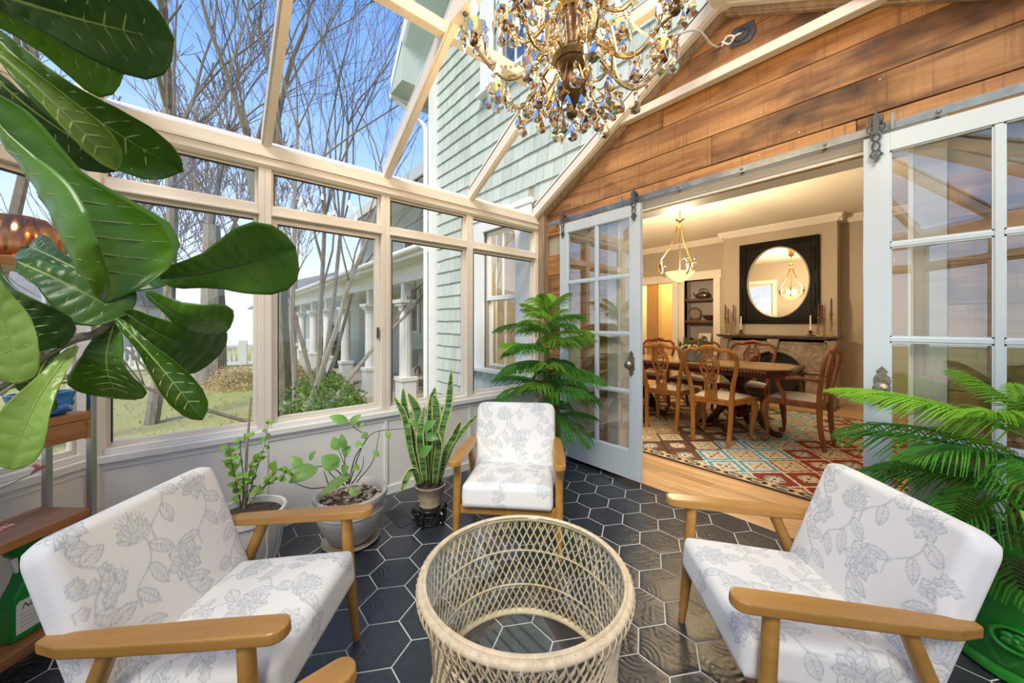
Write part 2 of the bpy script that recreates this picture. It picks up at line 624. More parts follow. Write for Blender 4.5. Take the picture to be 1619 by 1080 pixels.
n = wall_run([C3, ((C2[0] + C3[0]) / 2, (C2[1] + C3[1]) / 2), C2], 'wall_bay_right', 'angled bay window on the right, pane %d', n)
n = wall_run([(XR, y) for y in ys[::-1]], 'wall_right', 'window of the right sunroom wall, bay %d', n)
# corner posts
for i, (p, m) in enumerate(((C0, ALMOND), (C1, ALMOND), (C2, ALMOND), (C3, ALMOND))):
    o = MB().lathe([(.05, -.1), (.05, 2.3)], 8, T(p[0] + (.0 if i in (1, 2) else (-.02 if i == 0 else .02)), p[1] - (.02 if i in (1, 2) else .01), 0)).build('trim_%d' % (i + 1), m)
    struct(o, 'corner post of the sunroom bay')
o = MB().box(XL - .08, 2.47, .0, XL + .02, YW + .02, 2.26).build('trim_5', ALMOND, bevel=.003); struct(o, 'pale corner post beside the plank wall')
o = MB().box(XL + .02, 2.455, .0, XL + .10, YW, 2.30).build('trim_6', TRIMB, bevel=.003); struct(o, 'brown weathered post in the corner of the plank wall')

# glass roof -------------------------------------------------------------
ceil = struct(empty('ceiling', (XC, .98, 3.3)), 'glazed sunroom roof with pale rafters')
ceil.location = (0, 0, 0)
def bar(p, q, w, h, name, m, parent=ceil, gasket=True):
    """rafter from p to q (points on the underside), width w, height h"""
    p, q = Vector(p), Vector(q)
    d = (q - p)
    side = Vector((d.y, -d.x, 0)).normalized() * w / 2
    up = Vector((0, 0, h))
    def bx(a, b, z0, z1, k=1.0, off=0):
        vs = []
        for z in (z0, z1):
            for pt, s in ((a, -1), (b, -1), (b, 1), (a, 1)):
                vs.append(pt + side * (s * k) + Vector((0, 0, z)))
        return vs
    F = [(0, 3, 2, 1), (4, 5, 6, 7), (0, 1, 5, 4), (1, 2, 6, 5), (2, 3, 7, 6), (3, 0, 4, 7)]
    b_ = MB().add(bx(p, q, 0, h * .62), F).add(bx(p, q, h * .62, h, .55), F)
    b_.add(bx(p, q, -.012, 0, .55), F)
    o = b_.build(name, m, parent)
    o2 = None
    if gasket:
        MB().add(bx(p, q, h * .62, h * .80, .72), F).build('gasket', GASKET, o)
    return o
zr = roofz(XC - XL)
for side in (-1, 1):
    xe = XL if side < 0 else XR
    for y in (.27, .98, 1.69):
        bar((xe - side * .0, y, 2.225), (XC, y, zr), .05, .13, 'rafter', ALMOND)
    bar((xe, 2.44, 2.225), (XC, 2.44, zr), .07, .13, 'rafter', ALMOND)
    bar((xe, 2.50, 2.19), (XC, 2.50, zr - .035), .05, .12, 'wall_rafter', TRIMB, gasket=False)
for c in (C0, C1, C2, C3):
    bar((c[0], c[1], 2.225), (HUB[0], HUB[1], zr), .05, .13, 'hip_rafter', ALMOND)
for m_ in (((C0[0] + C1[0]) / 2, (C0[1] + C1[1]) / 2), (XC, C1[1]), ((C2[0] + C3[0]) / 2, (C2[1] + C3[1]) / 2)):
    bar((m_[0], m_[1], 2.225), (HUB[0], HUB[1], zr), .045, .13, 'rafter', ALMOND)
MB().box(XC - .05, HUB[1] - .05, zr - .02, XC + .05, YW, zr + .16).build('ridge_beam', ALMOND, ceil, bevel=.005)
for y in (.27, .98, 1.69):
    MB().box(-1.66, y - .024, 2.742, -.08, y + .024, 2.80).build('tie_beam', ALMOND, ceil, bevel=.004)
MB().box(-1.62, 2.44, 2.742, -.12, 2.50, 2.80).build('tie_beam', ALMOND, ceil, bevel=.004)
for x in (-1.70, XC * 2 + 1.70):
    z = roofz(abs(x - XC) * -1 + (XC - XL))
    yy = [.27, .98, 1.69, 2.44]
    for a, c in zip(yy[:-1], yy[1:]):
        s = .5 if x < XC else -.5
        MB().box(x - .028, a + .025, z + .02, x + .028, c - .025, z + .085).build('purlin', ALMOND, ceil, bevel=.004)
# glass panes of the roof
def rpane(poly):
    b = MB()
    b.add([(*p,) for p in poly], [tuple(range(len(poly)))])
    b.add([(p[0], p[1], p[2] + .005) for p in poly], [tuple(range(len(poly)))])
    return b.build('glass_pane', ROOFG, ceil)
def rz_(x, y=None):
    d = min(abs(x - XL), abs(x - XR))
    return roofz(d) + .09
for side in (-1, 1):
    xe = XL - .03 if side < 0 else XR + .03
    xm = -1.70 if side < 0 else XC * 2 + 1.70
    yy = [.27, .98, 1.69, 2.44]
    for a, c in zip(yy[:-1], yy[1:]):
        rpane([(xe, a, roofz(-.03) + .09), (xe, c, roofz(-.03) + .09), (xm, c, rz_(xm)), (xm, a, rz_(xm))])
        rpane([(xm, a, rz_(xm)), (xm, c, rz_(xm)), (XC, c, zr + .09), (XC, a, zr + .09)])
H3 = (HUB[0], HUB[1], zr + .09)
ring = [(XL, .27), C0, ((C0[0] + C1[0]) / 2, (C0[1] + C1[1]) / 2), C1, (XC, C1[1]), C2, ((C2[0] + C3[0]) / 2, (C2[1] + C3[1]) / 2), C3, (XR, .27)]
for a, c in zip(ring[:-1], ring[1:]):
    rpane([(a[0], a[1], 2.315), (c[0], c[1], 2.315), H3])

# plank wall -------------------------------------------------------------
wall = struct(empty('wall_back', (0, YW, 0)), 'reclaimed wood plank wall with the wide opening to the dining room')
wall.location = (0, 0, 0)
XO0, XO1, ZO = -1.665, -.085, 2.065         # opening to the dining room
gy0, gy1 = YW + .002, YW + .026
def roofline(x): return roofz(min(x - XL, XR - x)) + .10
zs = [-.043 + .19 * k for k in range(0, 22)]
def plank(x0, x1, z0, z1, dy=0):
    poly = [(x0 + .0015, z0 + .002), (x1 - .0015, z0 + .002), (x1 - .0015, z1 - .002), (x0 + .0015, z1 - .002)]
    # trim to the roof slope
    poly = clip(poly, -SLOPE, 1, 2.26 - SLOPE * XL)
    if len(poly) > 2: poly = clip(poly, SLOPE, 1, 2.26 + SLOPE * XR)
    if len(poly) < 3: return
    xs = [p[0] for p in poly]
    if max(xs) - min(xs) < .03: return
    MB().prism(poly, gy0 - dy, gy1, None, 'y').build('plank', PLANK, wall, bevel=.0025, seg=1)
rr = random.Random(3)
XWL, XWR = XL + .06, XR - .02
for k in range(21):
    z0, z1 = zs[k], zs[k + 1]
    if z0 < 0: z0 = .0
    if z1 < ZO - .05:
        plank(XWL, XO0 - .10, z0, z1, rr.random() * .005)
        plank(XO1 + .10, XWR, z0, z1, rr.random() * .005)
    else:
        zz0 = z0
        if z0 < 2.08: zz0 = 2.07
        cuts = {11: [-.28], 12: [-.97], 13: [.35], 14: [-1.3], 15: [-.4]}.get(k, [rr.uniform(-1.5, .2)])
        xs = [XWL] + cuts + [XWR]
        for a, c in zip(xs[:-1], xs[1:]):
            plank(a, c, zz0, z1, rr.random() * .006)
# sides of the lowest strip beside the opening head
plank(XWL, XO0 - .10, 2.047, 2.07); plank(XO1 + .10, XWR, 2.047, 2.07)
b = MB()
YB = YW + .16
# solid wall body (behind the planks), openings: doorway and the dining window
WX0, WX1, WZ0, WZ1 = -3.48, -2.90, .72, 2.28
def wallbody(x0, x1, z0, z1): b.box(x0, gy1 + .002, z0, x1, YB, z1)
HX0, HX1 = -4.82, 3.0
wallbody(HX0, WX0, -.7, 3.0); wallbody(WX0, WX1, -.7, WZ0); wallbody(WX0, WX1, WZ1, 3.0)
wallbody(WX1, XO0, -.7, 3.0); wallbody(XO0, XO1, ZO, 3.0); wallbody(XO1, HX1, -.7, 3.0)
wallbody(XO0, XO1, -.7, -.02)
SIDING = mat('green_siding', (.50, .57, .50), .8)
DINW = mat('dining_wall_paint', (.42, .355, .28), .8, bmp=.03, bscale=40)
b.build('wall_core', DINW, wall)
# casing of the opening
for x0, x1 in ((XO0 - .10, XO0), (XO1, XO1 + .10)):
    o = MB().box(x0, YW - .012, 0, x1, YW + .03, ZO).build('casing', CASING, wall, bevel=.004)
MB().box(XO0 - .10, YW - .014, ZO, XO1 + .10, YW + .03, ZO + .075).build('casing', CASING, wall, bevel=.004)
JAMB = mat('white_jamb', (.78, .75, .70), .5)
for x0, x1 in ((XO0, XO0 + .018), (XO1 - .018, XO1)):
    MB().box(x0, YW - .01, 0, x1, YB + .02, ZO).build('jamb', JAMB, wall, bevel=.003)
MB().box(XO0 + .018, YW - .01, ZO - .018, XO1 - .018, YB + .02, ZO).build('jamb', JAMB, wall, bevel=.003)
for k in range(26):
    x = rr.uniform(XWL + .1, XWR - .1); z = zs[rr.randrange(11, 16)] + rr.choice((.03, .16))
    if z > roofline(x) - .25 or z < 2.15: continue
    MB().lathe([(.0045, 0), (.004, .0015), (.001, .002)], 8, T(x, gy0 - .004, z) @ RX(R(90))).build('nail_head', STEEL, wall)
# ---------------------------------------------------------------- sliding doors and track
KNOBM = mat('antique_nickel', (.42, .37, .29), .38, .9, (.25, .21, .16), 50, bmp=.3, bscale=150)
def french_door(n, x0, w, label, knob_x):
    e = struct(empty('door_%d' % n, (x0, 2.45, .03)), label)
    H = 2.07
    sl, br, tr = .09, .215, .085
    for a in (0, w - sl):
        MB().box(a, 0, 0, a + sl, .04, H).build('stile', DOORP, e, bevel=.003)
    MB().box(sl, .001, 0, w - sl, .039, br).build('rail', DOORP, e, bevel=.002)
    MB().box(sl, .001, H - tr, w - sl, .039, H).build('rail', DOORP, e, bevel=.002)
    gx0, gx1, gz0, gz1 = sl, w - sl, br, H - tr
    mid = (gx0 + gx1) / 2
    MB().box(mid - .012, .004, gz0, mid + .012, .036, gz1).build('muntin', DOORP, e, bevel=.003)
    zz = [gz0] + [gz0 + (gz1 - gz0) * k / 4 for k in (1, 2, 3)] + [gz1]
    for z in zz[1:4]:
        for a, c in ((gx0, mid - .012), (mid + .012, gx1)):
            MB().box(a, .005, z - .011, c, .035, z + .011).build('muntin', DOORP, e, bevel=.003)
    for i in range(4):
        for a, c in ((gx0, mid), (mid, gx1)):
            g = MB()
            g.box(a - .004, .018, zz[i] - .004, c + .004, .022, zz[i + 1] + .004)
            p = g.build('pane', DOORG, e)
            k = MB()
            x0_, x1_ = (a + (.012 if a == mid else 0), c - (.012 if c == mid else 0))
            za, zb = zz[i] + (.011 if i else 0), zz[i + 1] - (.011 if i < 3 else 0)
            for q in ((x0_, .008, za, x0_ + .006, .018, zb), (x1_ - .006, .008, za, x1_, .018, zb), (x0_, .008, za, x1_, .018, za + .006), (x0_, .008, zb - .006, x1_, .018, zb)):
                k.box(*q)
            k.build('glazing_bead', DOORP, p)
    # knob with pierced plate
    kb = MB()
    pts = [(.0, .10), (.012, .085), (.02, .075), (.014, .06), (.026, .05), (.03, .03), (.026, .01), (.03, 0)]
    poly = [(x, z) for x, z in pts] + [(x, -z) for x, z in pts[-2::-1]] + [(-x, -z) for x, z in pts[1:]] + [(-x, z) for x, z in pts[-2:0:-1]]
    kb.prism([(knob_x + a, .875 + c) for a, c in poly], -.006, 0, None, 'y')
    pl = kb.build('knob_plate', KNOBM, e, bevel=.002)
    MB().lathe([(.012, 0), (.010, .02), (.018, .028), (.028, .038), (.030, .048), (.024, .058), (.010, .063), (.001, .064)], 16, T(knob_x, -.006, .87) @ RX(R(90))).build('knob', KNOBM, pl, smooth=True)
    # ornate hangers
    for hx in (.045, w - .045):
        h = MB()
        M0 = T(hx, -.012, 1.985) @ S(.74)
        def ring(cx, cz, rx, rz, r=.006):
            h.tube([(cx + rx * math.cos(a), 0, cz + rz * math.sin(a)) for a in np.linspace(0, 2 * math.pi, 17)], r, 5, M0)
        ring(0, .045, .018, .032)
        ring(0, .105, .021, .028, .007)
        h.tube(spline([(0, 0, -.04), (-.02, 0, -.01), (-.012, 0, .02)]), .005, 5, M0); h.tube(spline([(0, 0, -.04), (.02, 0, -.01), (.012, 0, .02)]), .005, 5, M0)
        h.tube(spline([(-.024, 0, -.022), (-.03, 0, -.01), (-.018, 0, -.004)]), .004, 5, M0); h.tube(spline([(.024, 0, -.022), (.03, 0, -.01), (.018, 0, -.004)]), .004, 5, M0)
        h.box(-.008, -.004, -.055, .008, .006, .02, M0)
        for s in (-1, 1):
            h.tube(spline([(s * .012, 0, .13), (s * .038, 0, .15), (s * .036, 0, .18), (s * .018, 0, .17), (s * .022, 0, .155)]), .0055, 5, M0)
            h.tube(spline([(s * .01, 0, .19), (s * .03, 0, .205), (s * .024, 0, .235), (s * .008, 0, .225)]), .005, 5, M0)
        h.prism([(-.012, .12), (.012, .12), (.016, .2), (.010, .245), (0, .28), (-.010, .245), (-.016, .2)], -.005, .005, M0, 'y')
        ho = h.build('hanger', CASTI, e, smooth=True)
        MB().lathe([(.006, -.012), (.020, -.010), (.022, 0), (.020, .010), (.006, .012)], 20, T(hx, .012, 1.985 + .155) @ RX(R(90))).build('roller', CASTI, ho, smooth=True)
    return e
DW = .795
french_door(1, -2.233, DW, 'pale blue glazed sliding door standing open left of the dining opening', DW - .07)
french_door(2, -.248, DW, 'pale blue glazed sliding door standing open right of the dining opening', .03 + .035)
tr = thing('door_track', 'long grey steel barn-door track bolted across the plank wall', 'door track', (0, 2.47, 2.118))
MB().box(-2.40, -.002, 0, .74, .006, .04).build('rail', IRON, tr, bevel=.001)
for x in np.arange(-2.32, .74, .385):
    MB().lathe([(.009, 0), (.009, .006), (.006, .009)], 6, T(x, -.002, .02) @ RX(R(90))).build('bolt', IRON, tr)
    MB().lathe([(.010, 0), (.010, .044)], 10, T(x, .05, .02) @ RX(R(90))).build('spacer', CASTI, tr)
for x in (-1.60, -.15):
    MB().box(x - .006, -.014, -.005, x + .006, -.002, .075).build('stop', IRON, tr, bevel=.002)

# ---------------------------------------------------------------- dining room shell
DX0, DX1, DY0, DY1, DZ = -4.66, 1.3, YB, 7.35, 2.83
CEILM = mat('dining_ceiling', (.74, .68, .58), .85)
CROWN = mat('cream_trim', (.76, .70, .62), .5)
fd = struct(MB().box(DX0 - .2, YW + .002, -.14, DX1 + .2, 9.3, -.008).build('floor', mat('subfloor', (.30, .18, .09), .8)), 'pale oak floor of the dining room')
# floor boards run along x
y = YW + .004
rw = random.Random(5)
k = 0
rest = MB()
while y < 7.4:
    w = .082
    x = DX0 + rw.uniform(-.9, 0)
    while x < DX1:
        L = rw.uniform(.8, 1.7)
        a, c = max(x, DX0), min(x + L, DX1)
        if c - a > .05:
            if y < 3.4 and -2.6 < c and a < .6 or (y > 5.9 and c > -1.6 and a < .4):
                MB().box(a, y, -.008, c - .001, y + w - .0012, 0).build('floor_board', OAKF, fd)
            else:
                rest.box(a, y, -.008, c - .001, y + w - .0012, 0)
        x += L
    y += w
rest.build('floor_boards', OAKF, fd, kind='stuff')
struct(MB().box(DX0 - .2, YB - .02, DZ, DX1 + .2, 7.6, DZ + .1).build('ceiling', CEILM), 'cream dining room ceiling')
# far wall with a doorway and a shelf niche
wf = struct(empty('wall_far', (0, 0, 0)), 'taupe far wall of the dining room with niche and doorway')
b = MB()
DO0, DO1, DOZ = -4.33, -3.58, 2.06          # doorway
NI0, NI1, NIZ0, NIZ1 = -3.34, -2.79, .30, 2.07
def fw_(x0, x1, z0, z1): b.box(x0, DY1, z0, x1, DY1 + .12, z1)
fw_(DX0, DO0, 0, DZ); fw_(DO0, DO1, DOZ, DZ); fw_(DO1, NI0, 0, DZ); fw_(NI0, NI1, 0, NIZ0); fw_(NI0, NI1, NIZ1, DZ); fw_(NI1, DX1, 0, DZ)
b.build('wall_body', DINW, wf)
NICHEM = mat('niche_grey', (.36, .31, .27), .8)
MB().box(NI0 - .02, DY1 + .30, NIZ0 - .02, NI1 + .02, DY1 + .32, NIZ1 + .02).box(NI0 - .02, DY1 + .02, NIZ0 - .02, NI0, DY1 + .3, NIZ1 + .02).box(NI1, DY1 + .02, NIZ0 - .02, NI1 + .02, DY1 + .3, NIZ1 + .02).box(NI0, DY1 + .02, NIZ1, NI1, DY1 + .3, NIZ1 + .02).box(NI0, DY1 + .02, NIZ0 - .02, NI1, DY1 + .3, NIZ0).build('niche', NICHEM, wf)
for z in (1.66, 1.235, .81):
    MB().box(NI0, DY1 - .01, z, NI1, DY1 + .29, z + .045).build('niche_shelf', mat('dark_shelf', (.10, .055, .03), .4), wf, bevel=.003)
for x0, x1, z1 in ((DO0 - .12, DO0, DOZ + .0), (DO1, DO1 + .12, DOZ), (NI0 - .11, NI0, NIZ1), (NI1, NI1 + .12, NIZ1)):
    MB().box(x0, DY1 - .025, 0, x1, DY1, z1).build('casing', CROWN, wf, bevel=.006)
for x0, x1, z in ((DO0 - .14, DO1 + .14, DOZ), (NI0 - .12, NI1 + .14, NIZ1)):
    MB().box(x0, DY1 - .028, z, x1, DY1, z + .16).build('casing', CROWN, wf, bevel=.006)
# passage behind the doorway, lit warm, with a hanging curtain
HALL = mat('hall_paint', (.62, .44, .22), .8)
hl = struct(MB().box(-4.9, 8.6, 0, -3.2, 8.7, 2.7).box(-4.95, 7.47, 0, -4.85, 8.6, 2.7).box(-3.3, 7.68, 0, -3.2, 8.6, 2.7).build('wall_hall', HALL), 'warm ochre wall of the passage behind the doorway')
struct(MB().box(-4.95, 7.47, 2.7, -3.2, 8.7, 2.75).build('ceiling', CEILM), 'passage ceiling')
cu = thing('curtain', 'ochre curtain hanging inside the far doorway', 'curtain', (-4.35, 8.0, 0))
MB().grid(lambda u, v: ((u - .5) * .34, .025 * math.sin(u * 40) * (1 - .2 * v), .02 + 2.3 * v), 60, 8).build('cloth', mat('ochre_cloth', (.55, .36, .15), .85), cu, smooth=True)
MB().tube([(-.4, 0, 2.33), (.6, 0, 2.33)], .012, 8).build('rod', BRASS, cu)
hlamp = bpy.data.lights.new('hall_lamp', 'POINT'); hlamp.energy = 45; hlamp.color = (1, .72, .36); hlamp.shadow_soft_size = .1
hs_ = thing('hall_lamp', 'warm glass ceiling lamp in the passage behind the doorway', 'lamp', (-3.75, 8.1, 2.45))
MB().lathe([(.06, .25), (.06, .23), (.01, .22), (.01, .16), (.11, .15), (.12, .10), (.001, .06)], 20).build('shade', mat('opal', (.9, .8, .6), .4, emit=((1, .75, .4), 2.0)), hs_, smooth=True)
_l = link(bpy.data.objects.new('hall_bulb', hlamp), hs_); _l.location = (0, 0, -.12)
# other walls
struct(MB().box(DX0 - .1, YB, 0, DX0, DY1 + .1, DZ).build('wall_dining_left', DINW), 'taupe left wall of the dining room')
wr = struct(empty('wall_dining_right', (0, 0, 0)), 'taupe right wall of the dining room with two unseen windows added for daylight')
b = MB()
yy = [YB, 3.3, 4.4, 5.4, 6.5, DY1]
for i, (a, c) in enumerate(zip(yy[:-1], yy[1:])):
    if i in (1, 3):
        b.box(DX1, a, 0, DX1 + .12, c, .6); b.box(DX1, a, 2.3, DX1 + .12, c, DZ)
    else: b.box(DX1, a, 0, DX1 + .12, c, DZ)
b.build('wall_body', DINW, wr)
for i in (1, 3):  # unseen windows, added to let daylight into the dining room
    a, c = yy[i], yy[i + 1]
    MB().box(DX1 - .02, a - .08, .55, DX1 + .1, a, 2.38).box(DX1 - .02, c, .55, DX1 + .1, c + .08, 2.38).box(DX1 - .02, a, 2.3, DX1 + .1, c, 2.38).box(DX1 - .03, a, .55, DX1 + .1, c, .6).box(DX1 + .03, a, 1.43, DX1 + .06, c, 1.47).build('window_frame', CROWN, wr, bevel=.004)
    MB().box(DX1 + .04, a, .6, DX1 + .045, c, 2.3).build('pane', GLASS, wr)
# chimney breast
BX0, BX1, BY = -2.53, -.995, 7.10
struct(MB().box(BX0, BY, 0, BX1, DY1, DZ).build('wall_chimney', DINW), 'chimney breast behind the fireplace')
# crown moulding, baseboards
prof = [(0, 0), (-.015, 0), (-.025, .02), (-.06, .06), (-.075, .085), (-.075, .105), (0, .105)]   # (out, up)
def crown(p, q, nx, ny, name, i):
    m = MB()
    d = Vector((q[0] - p[0], q[1] - p[1], 0))
    vs = []
    for pt in (p, q):
        for o_, u in prof: vs.append((pt[0] - nx * o_, pt[1] - ny * o_, DZ - .105 + u))
    k = len(prof)
    m.add(vs, [(i_, (i_ + 1) % k, k + (i_ + 1) % k, k + i_) for i_ in range(k)] + [tuple(range(k)), tuple(range(2 * k - 1, k - 1, -1))])
    struct(m.build(name, CROWN), 'cream crown moulding')
n_ = 7
for p, q, nx, ny in (((DX0, DY1), (BX0, DY1), 0, -1), ((BX1, DY1), (DX1, DY1), 0, -1), ((BX0 - .06, BY), (BX1 + .06, BY), 0, -1), ((BX0, DY1), (BX0, BY - .06), -1, 0), ((BX1, DY1), (BX1, BY - .06), 1, 0), ((DX0, YB), (DX0, DY1), 1, 0), ((DX1, YB), (DX1, DY1), -1, 0)):
    crown(p, q, nx, ny, 'trim_%d' % n_, n_); n_ += 1
for nm, bx in (('baseboard_far', (BX1, DY1 - .022, 0, DX1, DY1, .20)), ('baseboard_right', (DX1 - .022, YB, 0, DX1, DY1 - .03, .20)), ('baseboard_left', (DX0, YB, 0, DX0 + .022, DY1 - .03, .20)), ('baseboard_chimney', (BX1 - .001, BY + .02, 0, BX1 + .022, DY1 - .03, .20)), ('baseboard_far_left', (DO1 + .12, DY1 - .022, 0, NI0 - .11, DY1, .2))):
    struct(MB().box(*bx).box(bx[0], bx[1], .2, bx[3], bx[4], .215).build(nm, CROWN, bevel=.005), 'cream baseboard')
# dining window seen from outside and in the mirror
def house_window(n, x0, x1, z0, z1, label):
    e = struct(empty('window_%d' % n, (x0, YW, z0)), label)
    w, h = x1 - x0, z1 - z0
    cw = .24
    MB().box(-cw, -.035, -.03, 0, .0, h + .14).build('casing', WHITE, e, bevel=.008)
    MB().box(w, -.035, -.03, w + cw, .0, h + .14).build('casing', WHITE, e, bevel=.008)
    MB().box(-cw - .02, -.05, h + .14, w + cw + .02, 0, h + .2).build('drip_cap', WHITE, e, bevel=.006)
    MB().box(0, -.035, h, w, 0, h + .14).build('casing', WHITE, e, bevel=.004)
    MB().box(-cw - .03, -.08, -.07, w + cw + .03, .02, -.03).build('window_sill', WHITE, e, bevel=.004)
    for i, (a, c, y_) in enumerate(((-.03, h * .5 + .02, .06), (h * .5 - .02, h, .025))):
        s = MB()
        s.box(0, y_, a, .045, y_ + .035, c); s.box(w - .045, y_, a, w, y_ + .035, c); s.box(.045, y_, a, w - .045, y_ + .035, a + .05); s.box(.045, y_, c - .045, w - .045, y_ + .035, c)
        s.box(w / 2 - .008, y_ + .005, a + .05, w / 2 + .008, y_ + .03, c - .045)
        s = s.build('sash', WHITE, e, bevel=.003)
        for xa, xb in ((.045, w / 2 - .008), (w / 2 + .008, w - .045)):
            MB().box(xa, y_ + .015, a + .05, xb, y_ + .019, c - .045).build('pane', DOORG, s)
    return e
house_window(21, WX0, WX1, WZ0, WZ1, 'double-hung white window in the shingled house wall, lower storey')
MB().box(WX0 - .1, YB, WZ0 - .1, WX0, YB + .02, WZ1 + .1).box(WX1, YB, WZ0 - .1, WX1 + .1, YB + .02, WZ1 + .1).box(WX0, YB, WZ1, WX1, YB + .02, WZ1 + .1).box(WX0, YB, WZ0 - .1, WX1, YB + .03, WZ0).build('inside_casing', CROWN, wall, bevel=.004)
# ---------------------------------------------------------------- outdoors: house, porch, lawn
GZ = -.60
SHING = mat('green_grey_shingle', (.50, .54, .475), .75, col2=(.58, .61, .55), nscale=7, stretch=(6, 6, .5), vary=.11, bmp=.12, bscale=30)
hw = struct(empty('wall_house', (0, 0, 0)), 'pale green shingled gable wall of the house')
# gable body above the dining room
PEAK = 4.95 + 1.19 * (XC - HX0)
b = MB()
yb0, yb1 = YW + .035, YB
UW0, UW1, UZ0, UZ1 = -3.30, -2.72, 3.95, 5.45
def gbox(x0, x1, z0, z1): b.box(x0, yb0, z0, x1, yb1, z1)
gbox(HX0, UW0, 3.0, 6.2); gbox(UW0, UW1, 3.0, UZ0); gbox(UW0, UW1, UZ1, 6.2); gbox(UW1, HX1, 3.0, 6.2)
b.prism([(HX0, 6.2), (HX1, 6.2), (HX1, 6.3), (XC + .3, 9.3), (XC - .3, 9.3), (HX0 + .2, 6.3)], yb0, yb1, None, 'y')
b.box(HX0, YB, -.7, HX0 + .14, 9.5, 6.0)
b.box(DX0, 9.3, 0, DX1 + .3, 9.4, 6); b.box(HX1 - .1, YB, -.7, HX1, 9.4, 6)
b.build('wall_body', SIDING, hw)
MB().box(UW0, YB + .3, UZ0, UW1, YB + .32, UZ1).build('inner_blind', mat('blind', (.55, .57, .58), .8), hw)
# corner board
MB().box(HX0 - .03, YW - .03, -.7, HX0 + .16, YW + .16, 5.6).build('corner_board', WHITE, hw, bevel=.006)
# shingles in courses
cand = []
CH = .170
zc = -.62
row = 0
rg = random.Random(11)
while zc < 6.4:
    x = HX0 + .16
    while x < (XL - .1 if zc < 2.1 else .9):
        w = rg.choice((.11, .13, .15, .17, .2))
        cand.append((x, x + w - .006, zc, zc + CH + .03, rg.uniform(-.004, .004)))
        x += w
    zc += CH
def covered(x0, x1, z0, z1):
    for a, c, e_, f in ((WX0 - .25, WX1 + .25, WZ0 - .08, WZ1 + .2), (UW0 - .25, UW1 + .25, UZ0 - .08, UZ1 + .2)):
        if x1 > a and x0 < c and z1 > e_ + .02 and z0 < f - .02: return True
    return False
def cutw(s):
    """split a shingle that runs into a window casing"""
    x0, x1, z0, z1, j = s
    for a, c, e_, f in ((WX0 - .24, WX1 + .24, WZ0 - .07, WZ1 + .2), (UW0 - .24, UW1 + .24, UZ0 - .07, UZ1 + .2)):
        if x1 > a and x0 < c and z1 > e_ and z0 < f:
            if x0 >= a and x1 <= c:
                if z0 >= e_ - .02: 
                    if z1 > f and z0 < f: return (x0, x1, f, z1, j) if z1 - f > .06 else None
                    return None
                return (x0, x1, z0, min(z1, e_), j)
            if x0 < a: return (x0, a, z0, z1, j) if a - x0 > .02 else None
            return (c, x1, z0, z1, j) if x1 - c > .02 else None
    return s
cand = [c for c in (cutw(c) for c in cand) if c]
def hidden(x0, x1, z0, z1):
    # behind the sunroom roof edge / inside the sunroom
    x = (x0 + x1) / 2
    return x > XL - .06 and z1 < roofline(min(max(x, XL), XR)) - .05
cand = [c for c in cand if not hidden(*c[:4])]
def dep(c):
    x, z = (c[0] + c[1]) / 2, c[2]
    f = -.764 * x + .645 * YW
    u = 809.5 + 574 * (.645 * x + .764 * YW) / f if f > .1 else 1e9
    v = 513 - 574 * (z - 1.2) / f if f > .1 else 1e9
    vis = 680 < u < 1110 and -10 < v < 640
    return (0 if vis else 1, f if f > 0 else 99)
cand.sort(key=dep)
def shingle(m, c):
    x0, x1, z0, z1, j = c
    m.add([(x0, yb0 - .026, z0 + j), (x1, yb0 - .026, z0 + j), (x1, yb0 - .012, z0 + j), (x0, yb0 - .012, z0 + j), (x0, yb0 - .004, z1), (x1, yb0 - .004, z1), (x1, yb0, z1), (x0, yb0, z1)],
          [(0, 3, 2, 1), (4, 5, 6, 7), (0, 1, 5, 4), (1, 2, 6, 5), (2, 3, 7, 6), (3, 0, 4, 7)])
for c in cand[:300]:
    m = MB(); shingle(m, c); m.build('shingle', SHING, hw)
m = MB()
for c in cand[300:]: shingle(m, c)
m.build('shingles', SHING, hw, kind='stuff')
house_window(22, UW0, UW1, UZ0, UZ1, 'upper-storey white window in the shingled gable above the glass roof')
# gable roof with rake boards
ROOFM = mat('grey_roof_shingle', (.20, .19, .18), .9, col2=(.28, .27, .26), nscale=30)
SOFF = mat('soffit_green', (.50, .57, .52), .8)
rf = struct(empty('roof', (0, 0, 0)), 'steep gable roof of the house with white rake boards')
ex, ez = HX0 - .42, 4.62
for s in (1, -1):
    def X_(x): return x if s > 0 else 2 * XC - x
    a, c = (X_(ex), ez), (XC, ez + 1.19 * (XC - ex))
    MB().prism([a, c, (c[0], c[1] + .16), (a[0], a[1] + .16)][::s], 2.12, 9.6, None, 'y').build('roof_slab', ROOFM, rf)
    MB().prism([(a[0], a[1] - .03), (c[0], c[1] - .03), (c[0], c[1] + .2), (a[0], a[1] + .2)][::s], 2.08, 2.12, None, 'y').build('rake_board', WHITE, rf)
    MB().prism([(a[0], a[1] - .03), (c[0], c[1] - .03), (c[0], c[1]), (a[0], a[1])][::s], 2.12, YW + .02, None, 'y').build('rake_soffit', SOFF, rf)
    MB().prism([(X_(ex), ez - .03), (X_(HX0), ez - .03), (X_(HX0), ez + .02 + 1.19 * .42), (X_(ex), ez)][::s], 2.08, 9.6, None, 'y').build('eave_box', SOFF, rf)
MB().lathe([(.06, 0), (.06, .5)], 12, T(ex - .05, 2.1, ez) @ RX(R(-90)) @ S(1, 1, 14)).build('gutter', WHITE, rf, smooth=True)
MB().tube(spline([(ex - .05, 2.2, ez - .05), (HX0 - .2, YW - .06, ez - .4), (HX0 - .07, YW - .05, ez - .55)]) + [Vector((HX0 - .07, YW - .05, -.5))], .035, 8).build('downpipe', WHITE, rf, smooth=True)

